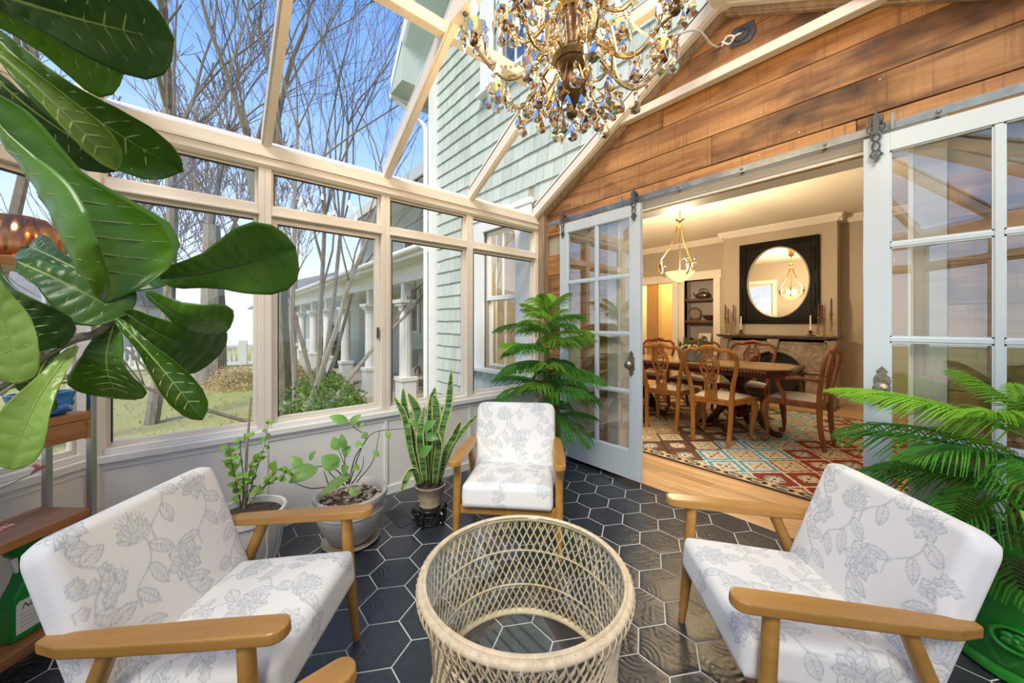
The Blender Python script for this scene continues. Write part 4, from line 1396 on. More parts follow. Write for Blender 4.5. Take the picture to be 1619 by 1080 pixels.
for lb, x, y, th in specs:
    o = copy_tree(c1)
    o.location = (x, y, 0); o.rotation_euler = (0, 0, th - R(90)); o['label'] = lb

# ---------------------------------------------------------------- cane table
ct = thing('cane_table', 'round open-weave cane drum table with glass top', 'coffee table', (-.896, .81, 0))
def cr(z):
    """radius of the woven wall at height z"""
    return float(np.interp(z, [0, .08, .18, .28, .38], [.300, .292, .296, .312, .334]))
TZ = .378
zsamp = np.linspace(.012, TZ - .01, 14)
NST = 66
for sgn in (1, -1):
    first = None
    for k in range(NST):
        a0 = 2 * math.pi * k / NST
        if first is None:
            off = .0022 * sgn
            pts = [((cr(z) + off) * math.cos(sgn * z * 1.75), (cr(z) + off) * math.sin(sgn * z * 1.75), z) for z in zsamp]
            first = MB().tube(pts, .0031, 5, cap=False).build('cane_strand', RATTAN, ct, smooth=True)
        else: inst(first, ct, rot=(0, 0, a0))
up = None
for z, r in ((.13, .0035), (.26, .0035)):
    MB().torus(cr(z) - .004, r, 72, 6, z=z).build('hoop', RATTAN, ct, smooth=True)
MB().torus(.300, .012, 72, 8, z=.012).build('base_ring', RATTAN, ct, smooth=True)
MB().torus(.334, .0125, 96, 10, z=TZ).torus(.323, .006, 96, 6, z=TZ + .012).build('rim', RATTAN, ct, smooth=True)
# wrapped binding under the rim
bd = None
for k in range(80):
    if bd is None:
        bd = MB().tube([(.335, 0, TZ - .045), (.346, .006, TZ - .022), (.348, .010, TZ), (.336, .012, TZ + .0125)], .0022, 4, cap=False).tube([(.335, .022, TZ - .045), (.346, .016, TZ - .022), (.347, .010, TZ - .001)], .0022, 4, cap=False).build('binding', RATTAN, ct, smooth=True)
    else: inst(bd, ct, rot=(0, 0, 2 * math.pi * k / 80))
MB().lathe([(.001, TZ + .007), (.317, TZ + .007), (.319, TZ + .010), (.317, TZ + .013), (.001, TZ + .013)], 96).build('glass_top', TABG, ct)
# ---------------------------------------------------------------- house plants
def at(px, py, f):
    """world point on the ray of a photo pixel at forward distance f (used for measuring positions)"""
    r_ = (px - 809.5) / 574
    return Vector((f * (r_ * .64503 - .76416), f * (r_ * .76416 + .64503), 1.2 + f * (513 - py) / 574))

# --- norfolk island pine fronds
PINE = leaf_mat('norfolk_green', (.045, .21, .015), (.12, .40, .03), .5, .25, 14)
PINEB = leaf_mat('norfolk_bright', (.20, .48, .03), (.34, .60, .05), .5, .3, 14)
TRUNKG = mat('green_brown_stem', (.14, .12, .05), .8)
def frond_mesh(seed, L, W, droop, lm, n=26):
    rn = random.Random(seed)
    m = MB()
    def axis(t): return Vector((L * t * (1 - .12 * droop * t), 0, L * (.10 * t - droop * .42 * t * t)))
    m.tube([axis(t) for t in np.linspace(0, 1, 9)], [.005, .004, .002], 5)
    for i in range(n):
        t = .12 + .86 * i / (n - 1)
        p = axis(t)
        wl = W * (math.sin(math.pi * min(1, t * .82 + .16)) ** .8) * (1 if t < .9 else .75)
        for s in (-1, 1):
            a = R(62 - 22 * t) + rn.uniform(-.08, .08)
            l_ = wl * rn.uniform(.88, 1.08)
            d = Vector((math.cos(a), s * math.sin(a), .10))
            pts = [p, p + d * l_ * .35 + Vector((0, 0, .012)), p + d * l_ * .7 + Vector((.01, 0, -l_ * .14)), p + d * l_ * .96 + Vector((.02, 0, -l_ * (.42 + droop * .25)))]
            m.tube(pts, [.0022, .0034, .0032, .0012], 4, flat=.8)
            for q in range(1, 14):                      # short needles along the branchlet
                tt = q / 14
                k = min(2, int(tt * 3)); f = tt * 3 - k
                b0 = pts[k].lerp(pts[k + 1], f)
                for ss in (-1, 1):
                    e_ = b0 + Vector((.008 * math.cos(a) - ss * .0075 * math.sin(a) * s, s * .008 * math.sin(a) + ss * .0075 * math.cos(a), .004))
                    m.add([b0 - d * .002, b0 + d * .002, e_], [(0, 1, 2)])
    return m.mesh('frond', lm, True, 60)
FR = [frond_mesh(1, .42, .16, .75, PINE, 26), frond_mesh(2, .38, .15, 1.15, PINE, 24), frond_mesh(3, .36, .15, .55, PINEB, 24), frond_mesh(4, .24, .10, .35, PINEB, 20), frond_mesh(5, .52, .14, .55, PINEB, 32), frond_mesh(6, .46, .16, .8, PINE, 28)]
def pine(name, label, loc, h0, h1, tiers, seed, scale=1.0):
    e = thing(name, label, 'potted plant', loc)
    rn = random.Random(seed)
    MB().tube([(0, 0, h0), (.008, -.006, (h0 + h1) / 2), (0, 0, h1)], [.012, .009, .004], 8).build('stem', TRUNKG, e, smooth=True)
    for (z, k, ids, pitch, sc, off) in tiers:
        for i in range(k):
            o = bpy.data.objects.new('frond', FR[ids[i % len(ids)]])
            link(o, e)
            o.location = (0, 0, z + rn.uniform(-.04, .04))
            o.rotation_euler = (rn.uniform(-.12, .12), -R(pitch + rn.uniform(-14, 14)), off + 2 * math.pi * i / k + rn.uniform(-.15, .15))
            o.scale = (sc * rn.uniform(.92, 1.08),) * 3
    return e
def pot(e, prof, mt, soil_z, soil_r, n=40, **kw):
    p = MB().lathe(prof, n).build('pot', mt, e, smooth=True, angle=50)
    MB().lathe([(.001, soil_z + .008), (soil_r * .6, soil_z + .006), (soil_r, soil_z)], 24).build('soil', SOIL, e, smooth=True)
    return p
WHITEC = mat('white_glaze', (.70, .68, .64), .35, bmp=.08, bscale=20)
p1 = pine('norfolk_pine', 'norfolk pine behind the middle armchair beside the blue door', (-1.93, 1.98, 0), .22, 1.30,
     [(.52, 7, (1, 0), 0, 1.0, .2), (.70, 7, (0, 1, 2), 6, 1.08, .7), (.86, 8, (0, 2, 1), 10, 1.08, .1), (1.00, 7, (2, 0), 14, 1.05, .5), (1.13, 6, (2, 0), 18, 1.0, .9), (1.22, 5, (2, 3), 22, .9, .2), (1.27, 4, (3,), 34, .9, .5)], 3)
pot(p1, [(.10, 0), (.12, .02), (.145, .22), (.155, .23), (.155, .255), (.14, .255), (.135, .21)], WHITEC, .215, .136)
GREENG = mat('green_glaze', (.012, .20, .018), .14, col2=(.03, .32, .03), nscale=4, bmp=.05, bscale=12, coat=.6)
p2 = thing('norfolk_pine', 'norfolk pine in the bright green pot behind the right armchair', 'potted plant', (.20, 2.215, 0))
MB().tube([(0, 0, .28), (.006, -.006, .6), (0, 0, .86)], [.012, .009, .004], 8).build('stem', TRUNKG, p2, smooth=True)
rn = random.Random(15)
for z, az, k, pitch, sc in ((.80, 172, 4, 16, 1.12), (.80, 208, 4, 20, 1.0), (.82, 250, 2, 22, 1.0), (.82, 300, 2, 20, .9), (.80, 140, 2, 30, .55),
        (.70, 186, 5, 14, 1.15), (.70, 226, 0, 14, 1.0), (.70, 268, 5, 14, 1.0), (.70, 318, 0, 12, .9), (.71, 155, 2, 22, .7),
        (.60, 170, 0, 6, 1.0), (.60, 200, 5, 8, 1.05), (.60, 240, 1, 8, 1.05), (.60, 285, 0, 6, 1.0), (.60, 335, 1, 8, .8),
        (.48, 182, 1, 2, .95), (.48, 220, 0, 0, .95), (.48, 262, 1, 2, 1.0), (.48, 305, 1, 0, .9), (.86, 195, 3, 44, 1.0), (.86, 280, 3, 44, .9), (.86, 20, 3, 50, .6), (.86, 110, 3, 56, .6)):
    o = bpy.data.objects.new('frond', FR[k]); link(o, p2)
    o.location = (0, 0, z); o.rotation_euler = (rn.uniform(-.15, .15), -R(pitch), R(az)); o.scale = (sc,) * 3
gp = pot(p2, [(.165, 0), (.185, .008), (.188, .03), (.178, .045), (.186, .06), (.192, .20), (.20, .30), (.210, .315), (.212, .335), (.198, .338), (.19, .30)], GREENG, .30, .19)
em = MB()
Md = T(-.188 * .22, -.188 * .975, .165) @ RZ(math.atan2(-.975, -.22) + R(90)) @ RX(R(90)) @ S(1, 1, 1)
em.torus(.052, .007, 28, 8, Md @ T(0, 0, .012) @ S(1, .72, 1))
for k in range(5):
    em.ball((.022 * math.cos(k * 1.256), .015 * math.sin(k * 1.256), .010), (.016, .011, .006), 10, 5, Md)
em.ball((0, 0, .012), (.01, .01, .008), 8, 5, Md)
em.build('emblem', GREENG, gp, smooth=True)
# yellow-green leaf plant at the right edge, in front of the pine
YLEAF = leaf_mat('lime_leaf', (.45, .55, .03), (.62, .62, .05), .4, .35)

# --- big fiddle leaf fig
FIGL = [leaf_mat('fig_green_%d' % i, a, c, .30, .22, 9) for i, (a, c) in enumerate((((.04, .125, .008), (.085, .20, .010)), ((.065, .19, .008), (.12, .27, .012)), ((.02, .065, .010), (.045, .11, .015)), ((.19, .33, .045), (.29, .43, .08))))]
VEIN = [leaf_mat('fig_vein', (.30, .42, .10), (.38, .48, .14), .5, .2), leaf_mat('fig_vein_dark', (.03, .08, .015), (.05, .10, .02), .5, .1)]
def fig_leaf(parent, base, tip, width, facing, kind=0, cup=.25, droop=.12, fold=0., wav=.02, twist=0., vein=0):
    """leaf blade from base to tip; facing = rough normal"""
    B, Tp = Vector(base), Vector(tip)
    ax = Tp - B
    L = ax.length
    ax.normalize()
    nrm = Vector(facing)
    nrm = (nrm - ax * nrm.dot(ax)).normalized()
    sd = ax.cross(nrm).normalized()
    ph = random.uniform(0, 6)
    def prof(t):
        return float(np.interp(t, [0, .04, .12, .25, .4, .55, .7, .82, .92, .975, 1], [.05, .24, .34, .40, .50, .74, .97, 1.0, .80, .48, .04]))
    def F(u, v):
        t = u; s = 2 * v - 1
        w = width / 2 * prof(t)
        tw = twist * t
        sdv = sd * math.cos(tw) + nrm * math.sin(tw)
        nv = nrm * math.cos(tw) - sd * math.sin(tw)
        c = B + ax * (L * t) + nrm * (droop * L * (math.sin(math.pi * t) - 0))
        bend = fold * abs(s)
        vv = abs(math.sin(9 * math.pi * t + abs(s) * 1.6)) ** .5 * .012 * L * (abs(s) * (1 - abs(s)) * 4)
        off = sdv * (s * w * math.cos(bend)) + nv * (abs(s) * w * (math.sin(bend)) + cup * w * s * s + wav * L * math.sin(11 * t + ph + s) * s * s + vv - .0)
        return tuple(c + off)
    m = MB().grid(F, 60, 20)
    lf = m.build('leaf', FIGL[kind], parent, smooth=True, angle=180)
    sol = lf.modifiers.new('thick', 'SOLIDIFY'); sol.thickness = .0012
    r_ = MB()
    mid = [Vector(F(t, .5)) for t in np.linspace(0, .97, 16)]
    r_.tube(mid, [.0042, .0030, .0010], 5)
    for t in (.08, .17, .27, .37, .47, .57, .66, .75, .83):
        for s in (0, 1):
            pts = [Vector(F(t + .13 * q, (.5 + (.5 - s) * .94 * q ** .8))) for q in (0, .35, .7, 1.0) if t + .13 * q < 1]
            if len(pts) > 1: r_.tube(pts, [.0019, .0006], 4)
    r_.build('veins', VEIN[vein], lf, smooth=True)
    return lf
fig = thing('fiddle_leaf_fig', 'large fiddle-leaf fig reaching in from the left edge', 'plant', (-1.18, -.86, 0))
O = Vector((-1.18, -.86, 0))
pot(fig, [(.13, 0), (.15, .01), (.18, .30), (.19, .32), (.19, .35), (.172, .35), (.168, .31)], mat('dark_planter', (.05, .05, .055), .4), .31, .17)
FIGW = mat('fig_bark', (.20, .16, .11), .85, col2=(.33, .29, .23), nscale=40, bmp=.4, bscale=60)
st = [Vector((0, 0, .28)), Vector((-.06, .10, .75)), at(-60, 640, .80) - O, at(95, 545, .86) - O, at(150, 528, .90) - O, at(190, 498, .92) - O]
MB().tube(spline(st, 6), [.022, .018, .014, .010, .007], 8).build('stem', FIGW, fig, smooth=True)
st2 = [at(60, 560, .84) - O, at(-10, 420, .78) - O, at(-60, 220, .72) - O, at(-70, 60, .70) - O]
MB().tube(spline(st2, 6), [.012, .010, .007], 7).build('stem', FIGW, fig, smooth=True)
toC = Vector((.764, -.645, 0)); UP = Vector((0, 0, 1)); RT = Vector((.645, .764, 0))
def FL(b, t, w, fc, **k):
    """b, t: (pixel x, pixel y, forward distance) ends; w: width in pixels at the tip distance"""
    f = t[2]
    return fig_leaf(fig, at(*b) - O, at(*t) - O, w / 574 * f, fc, **k)
FL((-60, -30, .62), (276, 66, .74), 120, toC * .75 - UP * .6, kind=2, cup=.2)
FL((-40, 0, .66), (200, 100, .80), 135, toC * .8 - UP * .5, kind=1, cup=.12, droop=-.04)
FL((-60, 5, .60), (288, 272, .76), 100, toC * .7 - UP * .5 + RT * .2, kind=0, fold=.5, cup=-.1)
FL((-60, 40, .54), (186, 268, .66), 70, toC * .7 + UP * .6, kind=3, fold=.9, cup=-.2)
FL((-20, 110, .70), (205, 262, .86), 80, toC * .7 - UP * .4, kind=2, cup=.2)
FL((-75, 130, .52), (165, 480, .60), 230, (toC * .62 + RT * .78) * .62 + ((RT * .62 - toC * .78) * .811 + UP * .587) * .78, kind=1, cup=.03, droop=.05, fold=.85)
FL((255, 440, .90), (468, 394, .98), 112, toC * .8 - UP * .5, kind=0, cup=.15, vein=1)
FL((232, 462, .90), (362, 520, .99), 88, toC * .7 - UP * .5, kind=1, cup=-.25, droop=.16, vein=1)
FL((195, 492, .92), (348, 560, 1.04), 108, toC * .9 - UP * .2, kind=0, cup=.1, vein=1)
FL((182, 512, .92), (190, 630, .95), 122, toC * .9 + UP * .2, kind=0, cup=.15)
FL((185, 505, .90), (320, 664, .92), 62, toC * .6 + UP * .6 + RT * .3, kind=0, fold=.8, cup=-.15)
FL((122, 548, .84), (18, 742, .74), 78, toC * .8 + RT * .4 + UP * .2, kind=3, fold=.45, cup=-.1)
FL((-40, 380, .62), (30, 606, .66), 105, toC * .9 + UP * .2, kind=3, cup=.1, droop=-.03)
FL((-40, 400, .74), (96, 550, .80), 105, toC * .8 + UP * .2, kind=2, cup=.15)
FL((30, 415, .88), (200, 500, .92), 88, toC * .7 + UP * .5, kind=0, cup=.1)
FL((150, 440, .92), (45, 392, 1.0), 50, toC * .7 + UP * .4, kind=2, cup=.1)
FL((150, 480, .90), (245, 420, .98), 80, toC * .8 - UP * .2, kind=2, cup=.1)
FL((90, 548, .86), (70, 640, .90), 70, toC * .9, kind=0, cup=.1)

# --- snake plant on the carved stand
sn = thing('snake_plant', 'snake plant in a tan glazed pot on the black carved stand', 'potted plant', (-2.02, 1.05, .095))
TANG = mat('tan_glaze', (.36, .27, .17), .3, col2=(.46, .38, .27), nscale=18, bmp=.15, bscale=40)
pot(sn, [(.058, .0), (.064, .012), (.060, .02), (.078, .075), (.086, .115), (.092, .12), (.094, .130), (.084, .131), (.080, .11)], TANG, .112, .080)
def snake_mat():
    m, t, b = nodes('snake_leaf')
    a = nn(t, 'Attribute', attribute_name='edge')
    v = coords(t, (4, 4, 40))
    f = ramp(t, noise(t, v, 1.6, 3, .6, 1.0), ((.42, 0.), (.56, 1.)))
    c = mix(t, (.02, .075, .018), (.15, .29, .09), f)
    c = mix(t, c, (.55, .56, .14), ramp(t, a.outputs['Fac'], ((.70, 0.), (.82, 1.))))
    t.links.new(c, b.inputs['Base Color'])
    b.inputs['Roughness'].default_value = .35
    return m
SNAKE = snake_mat()
def blade(parent, pts, w, mt, face=None, name='leaf'):
    P = spline(pts, 6)
    n_ = len(P)
    vs = []; ed = []
    up_ = Vector((0, 0, 1))
    fc = Vector(face) if face is not None else toC
    for i, p in enumerate(P):
        t = i / (n_ - 1)
        tg = (P[min(i + 1, n_ - 1)] - P[max(i - 1, 0)]).normalized()
        sd = tg.cross(fc).normalized()
        nv = sd.cross(tg)
        ww = w / 2 * float(np.interp(t, [0, .25, .55, .8, .95, 1], [.55, .8, 1, .82, .35, .03]))
        for s in (-1, -.5, 0, .5, 1):
            vs.append(p + sd * s * ww + nv * (.25 * ww * s * s)); ed.append(abs(s))
    fs = [(i * 5 + k, i * 5 + k + 1, (i + 1) * 5 + k + 1, (i + 1) * 5 + k) for i in range(n_ - 1) for k in range(4)]
    m = MB().add(vs, fs)
    o = m.build(name, mt, parent, smooth=True, angle=180)
    at_ = o.data.attributes.new('edge', 'FLOAT', 'POINT')
    at_.data.foreach_set('value', ed)
    s_ = o.modifiers.new('thick', 'SOLIDIFY'); s_.thickness = .003
    return o
SO = Vector((-2.02, 1.05, .095))
def SB(b, tips, w): blade(sn, [at(*q) - SO for q in [b] + tips], w, SNAKE)
SB((690, 764, 2.21), [(697, 690, 2.21), (709, 640, 2.23), (714, 583, 2.25)], .052)
SB((684, 764, 2.23), [(690, 700, 2.23), (690, 650, 2.23), (686, 622, 2.23)], .062)
SB((676, 764, 2.18), [(668, 700, 2.18), (660, 650, 2.16), (645, 621, 2.14)], .062)
SB((670, 765, 2.25), [(655, 700, 2.25), (641, 650, 2.24), (637, 612, 2.24)], .048)
SB((665, 766, 2.20), [(650, 715, 2.2), (640, 660, 2.2), (622, 626, 2.2)], .042)
SB((695, 766, 2.2), [(705, 715, 2.2), (718, 690, 2.2), (729, 665, 2.18)], .045)
SB((694, 766, 2.25), [(712, 710, 2.28), (736, 676, 2.3), (755, 656, 2.3)], .034)
SB((680, 762, 2.27), [(681, 690, 2.28), (683, 640, 2.3), (688, 612, 2.3)], .058)
SB((663, 768, 2.18), [(656, 745, 2.14), (645, 752, 2.12), (634, 776, 2.10)], .045)
SB((672, 764, 2.15), [(668, 730, 2.13), (664, 690, 2.12), (672, 640, 2.14)], .05)
SB((687, 766, 2.16), [(690, 735, 2.13), (694, 705, 2.12), (690, 680, 2.12)], .046)
# glossy broad leaves of a small creeper in the same pot
CREEP = leaf_mat('creeper_leaf', (.09, .27, .04), (.18, .38, .09), .35, .3)
def oval_leaf(parent, b, t, w, mt, face=None, name='leaf', cup=.2):
    B, Tt = Vector(b), Vector(t)
    ax = Tt - B; L = ax.length; ax.normalize()
    fc = Vector(face) if face is not None else (toC + UP * .6)
    nv = (fc - ax * fc.dot(ax)).normalized(); sd = ax.cross(nv)
    def F(u, v):
        s = 2 * v - 1
        ww = w / 2 * math.sin(math.pi * min(1, u ** .8)) ** .75 if 0 < u < 1 else 0
        return tuple(B + ax * L * u + sd * s * ww + nv * (cup * ww * abs(s) + .10 * L * math.sin(math.pi * u)))
    return MB().grid(F, 8, 4).build(name, mt, parent, smooth=True, angle=180)
for b, t, w in (((671, 680, 2.1), (690, 664, 2.1), .05), ((672, 690, 2.09), (694, 694, 2.07), .05), ((665, 722, 2.08), (684, 704, 2.06), .055), ((662, 676, 2.12), (646, 662, 2.12), .035), ((650, 672, 2.12), (638, 676, 2.12), .03)):
    oval_leaf(sn, at(*b) - SO, at(*t) - SO, w, CREEP)
sd_ = thing('plant_stand', 'low black carved wooden stand under the snake plant', 'plant stand', (-2.02, 1.05, 0))
MB().lathe([(.001, .075), (.075, .075), (.09, .080), (.092, .090), (.088, .095), (.001, .095)], 32).build('top', BLACKL, sd_, smooth=True, angle=50)
MB().torus(.085, .008, 30, 6, z=.012).torus(.088, .007, 30, 6, z=.062).build('ring', BLACKL, sd_, smooth=True)
for k in range(5):
    a = k * 2 * math.pi / 5 + .3
    MB().tube(spline([(.078, 0, .078), (.104, 0, .062), (.096, 0, .036), (.084, 0, .018), (.098, 0, 0.006), (.108, 0, .008)]), [.012, .013, .008, .009, .011, .006], 8, RZ(a)).build('leg', BLACKL, sd_, smooth=True)
    MB().tube(spline([(.090, -.028, .058), (.094, -.012, .035), (.092, .0, .05), (.094, .012, .035), (.09, .028, .058)]), .005, 6, RZ(a + .63)).build('carving', BLACKL, sd_, smooth=True)

# --- grey pot with the leafy shrub
GREYC = mat('grey_stone_glaze', (.42, .395, .36), .5, col2=(.52, .49, .45), nscale=9, bmp=.12, bscale=35)
gp_ = thing('potted_shrub', 'trailing leafy plant in the large grey pot by the knee wall', 'potted plant', (-2.12, .62, .02))
PO = Vector((-2.12, .62, .02))
pp = pot(gp_, [(.105, 0), (.115, .01), (.150, .07), (.172, .13), (.178, .165), (.170, .185), (.176, .20), (.186, .215), (.192, .235), (.190, .252), (.180, .258), (.168, .25), (.160, .21)], GREYC, .215, .162, 48)
MB().torus(.178, .004, 60, 6, z=.168).build('rope_band', GREYC, pp, smooth=True)
CHIP = mat('bark_chip', (.30, .20, .12), .9, col2=(.55, .45, .33), nscale=20, vary=.35)
rn = random.Random(12)
ch0 = None
for k in range(90):
    a, q = rn.uniform(0, 6.28), .15 * math.sqrt(rn.random())
    if ch0 is None: ch0 = MB().add([(-.014, -.006, 0), (.013, -.008, .002), (.015, .006, 0), (-.010, .009, .001), (-.01, -.004, .007), (.009, -.005, .008), (.010, .004, .007), (-.007, .006, .008)], [(0, 3, 2, 1), (4, 5, 6, 7), (0, 1, 5, 4), (1, 2, 6, 5), (2, 3, 7, 6), (3, 0, 4, 7)]).build('bark_chip', CHIP, gp_)
    o = ch0 if k == 0 else inst(ch0, gp_)
    o.location = (q * math.cos(a), q * math.sin(a), .220 + rn.uniform(-.002, .008)); o.rotation_euler = (rn.uniform(-.5, .5), rn.uniform(-.5, .5), a * 3)
    o.scale = (rn.uniform(.7, 1.5),) * 3
TWIG = mat('dark_twig', (.09, .07, .06), .8)
def stemline(parent, pts, r0, r1, mt, O_, name='stem'):
    P = spline([at(*p) - O_ for p in pts], 5)
    MB().tube(P, [r0, r1], 5).build(name, mt, parent, smooth=True)
    return P
for pts in ([(553, 764, 1.98), (567, 720, 1.98), (580, 694, 1.98), (598, 682, 2.0), (640, 678, 2.02), (662, 682, 2.05)], [(551, 764, 2.0), (562, 722, 2.0), (579, 693, 2.0), (560, 676, 1.98), (545, 662, 1.96)], [(564, 762, 2.02), (590, 728, 2.02), (600, 682, 2.04)], [(552, 766, 1.95), (548, 745, 1.93), (535, 710, 1.92)], [(550, 764, 1.96), (530, 742, 1.9), (500, 738, 1.84), (466, 752, 1.8)], [(520, 770, 1.85), (490, 772, 1.82), (462, 762, 1.78)], [(556, 765, 1.96), (572, 742, 1.94), (575, 722, 1.94)], [(548, 766, 1.92), (545, 730, 1.9), (548, 708, 1.9)], [(520, 768, 1.84), (512, 745, 1.83)], [(545, 768, 1.88), (520, 745, 1.85), (534, 730, 1.85)]):
    stemline(gp_, pts, .0035, .0015, TWIG, PO)
LEAFM = leaf_mat('soft_green_leaf', (.16, .36, .06), (.30, .48, .14), .45, .35)
for b, t, w in (((503, 740, 1.84), (456, 764, 1.76), .075), ((536, 738, 1.87), (508, 722, 1.85), .085), ((500, 742, 1.84), (460, 742, 1.80), .05), ((478, 738, 1.82), (460, 722, 1.82), .05), ((555, 750, 1.9), (505, 785, 1.76), .05), ((535, 712, 1.92), (528, 690, 1.92), .055), ((542, 720, 1.92), (556, 706, 1.92), .06), ((545, 708, 1.9), (540, 686, 1.9), .045), ((550, 668, 1.96), (520, 658, 1.92), .05), ((553, 672, 1.97), (572, 655, 1.97), .04), ((580, 692, 1.98), (572, 684, 1.98), .04), ((612, 680, 2.0), (616, 694, 2.0), .032), ((562, 700, 1.98), (575, 708, 1.96), .035), ((560, 735, 1.94), (568, 744, 1.92), .035), ((556, 770, 1.86), (562, 786, 1.84), .04), ((530, 768, 1.86), (545, 760, 1.84), .04), ((490, 728, 1.83), (500, 712, 1.83), .03), ((540, 745, 1.88), (552, 738, 1.88), .05), ((590, 712, 2.0), (600, 722, 2.0), .03), ((566, 676, 1.98), (575, 668, 1.98), .035)):
    oval_leaf(gp_, at(*b) - PO, at(*t) - PO, w, LEAFM)
sa = thing('pot_saucer', 'terracotta-edged saucer under the large grey pot', 'saucer', (-2.12, .62, 0))
MB().lathe([(.10, .0), (.135, .004), (.150, .018), (.146, .020), (.130, .012), (.001, .012)], 40).build('dish', mat('saucer_glaze', (.40, .36, .31), .5, col2=(.33, .22, .15), nscale=10), sa, smooth=True)

# --- white pot with bamboo cane and small-leaved plant behind the left chair
wp = thing('potted_plant', 'small-leaved plant with a bamboo cane in a white ribbed pot behind the left armchair', 'potted plant', (-2.22, .16, 0))
WO = Vector((-2.22, .16, 0))
pot(wp, [(.11, 0), (.12, .01), (.15, .20), (.155, .25), (.165, .255), (.165, .28), (.150, .28), (.145, .24)], WHITEC, .25, .147, 48)
for k in range(14):
    MB().tube(spline([(.124, 0, .03), (.138, .01, .10), (.150, 0, .18), (.153, .006, .24)]), .005, 5, RZ(k * 2 * math.pi / 14)).build('rib', WHITEC, wp, smooth=True)
CANE = mat('bamboo_cane', (.36, .29, .17), .6)
f0 = 1.86
MB().tube([at(385, 812, f0) - WO, at(391, 700, f0) - WO, at(397, 628, f0) - WO], [.007, .005], 7).build('bamboo_cane', CANE, wp, smooth=True)
rn = random.Random(31)
SMALL = leaf_mat('small_green_leaf', (.16, .38, .03), (.32, .52, .07), .5, .35)
lf0 = None
def spray(pts, k, sz, parent, O_, mt):
    P = stemline(parent, pts, .003, .001, TWIG, O_)
    for i in range(k):
        q = P[int((.25 + .75 * i / k) * (len(P) - 1))]
        d = Vector((rn.uniform(-1, 1), rn.uniform(-1, 1), rn.uniform(-.3, .8))).normalized()
        L = sz * rn.uniform(.6, 1.3)
        oval_leaf(parent, q, q + d * L, L * .62, mt, cup=.1)
for pts, k, sz in (([(380, 810, f0), (376, 760, f0), (350, 726, 1.84)], 20, .04), ([(386, 810, f0), (400, 760, f0), (418, 706, 1.86), (425, 662, 1.86)], 26, .03), ([(384, 810, f0), (368, 740, 1.82), (362, 700, 1.80)], 22, .036), ([(384, 812, f0), (410, 776, 1.8), (430, 762, 1.74), (450, 752, 1.7)], 20, .035), ([(388, 810, f0), (396, 740, 1.84), (412, 720, 1.82)], 18, .034), ([(382, 810, f0), (385, 760, 1.82), (380, 700, 1.8), (395, 690, 1.8)], 20, .034), ([(415, 775, 1.76), (440, 742, 1.72), (470, 756, 1.7)], 16, .03)):
    spray(pts, k, sz, wp, WO, SMALL)
for b, t, w in (((432, 745, 1.74), (436, 728, 1.74), .05),):
    oval_leaf(wp, at(*b) - WO, at(*t) - WO, w, SMALL)
# lime-leaved plant at the right edge
lp = thing('potted_plant', 'lime-leaved plant at the right edge in front of the green pot', 'potted plant', (.40, 1.98, 0))
LO = Vector((.40, 1.98, 0))
pot(lp, [(.07, 0), (.09, .12), (.10, .13), (.10, .15), (.085, .15), (.082, .12)], WHITEC, .125, .083)
P = spline([Vector((0, 0, .12)), Vector((0, .0, .35)), at(1640, 860, 1.02) - LO, at(1622, 840, 1.0) - LO], 5)
MB().tube(P, [.005, .003], 6).build('stem', SMALL, lp, smooth=True)
oval_leaf(lp, at(1640, 868, 1.0) - LO, at(1612, 806, 1.0) - LO, .075, YLEAF, face=toC + RT * .2)
oval_leaf(lp, at(1640, 850, 1.02) - LO, at(1690, 800, 1.02) - LO, .07, YLEAF)
oval_leaf(lp, Vector((0, 0, .25)), Vector((.08, .06, .36)), .06, YLEAF)
# ---------------------------------------------------------------- crystal chandelier
def crystal_mat(name, col, rough=0.0):
    m, t, b = nodes(name)
    b.inputs['Base Color'].default_value = (*col, 1)
    b.inputs['Roughness'].default_value = rough
    b.inputs['Transmission Weight'].default_value = 1
    b.inputs['IOR'].default_value = 1.55
    return m
CRYS = crystal_mat('clear_crystal', (.98, .80, .54))
SMOKE = crystal_mat('smoky_crystal', (.46, .33, .21))
AMBER = crystal_mat('amber_glass', (.98, .86, .62), .05)
CBRASS = mat('chandelier_brass', (.62, .44, .20), .25, 1, (.40, .25, .10), 30)
SLEEVE = mat('candle_sleeve', (.85, .74, .52), .5)
BULB = mat('bulb_glow', (1, .9, .7), .3, emit=((1, .66, .30), 170))
ch = thing('chandelier', 'crystal and brass chandelier hanging from the glass roof', 'chandelier', (-.87, 1.02, 1.925))
def pear(m, L, w, M):
    """faceted pear-shaped drop hanging from the origin"""
    prof = [(.001, 0), (w * .16, -L * .12), (w * .30, -L * .35), (w * .5, -L * .68), (w * .42, -L * .86), (.001, -L)]
    return m.lathe(prof, 6, M, cap=False)
def octo(m, r, M): return m.lathe([(.001, r * .55), (r * .7, r * .3), (r, 0), (r * .7, -r * .3), (.001, -r * .55)], 8, M, cap=False)
drop_c = pear(MB(), .055, .036, T(0, 0, -.014)).ball((0, 0, -.006), .006, 6, 4).mesh('crystal_drop', CRYS)
drop_s = pear(MB(), .060, .040, T(0, 0, -.018)).lathe([(.001, 0), (.007, -.008), (.001, -.017)], 6, None, cap=False).mesh('crystal_drop', SMOKE)
spear_c = MB().lathe([(.001, 0), (.009, -.012), (.007, -.05), (.001, -.085)], 6, None, cap=False).mesh('crystal_spear', CRYS)
spear_s = MB().lathe([(.001, 0), (.009, -.010), (.011, -.04), (.001, -.07)], 6, None, cap=False).mesh('crystal_spear', SMOKE)
octo_m = octo(MB(), .014, RX(R(90))).mesh('crystal_octagon', CRYS)
flower_m = MB()
for k in range(8): flower_m.ball((.013 * math.cos(k * .785), .013 * math.sin(k * .785), 0), (.007, .007, .004), 6, 4)
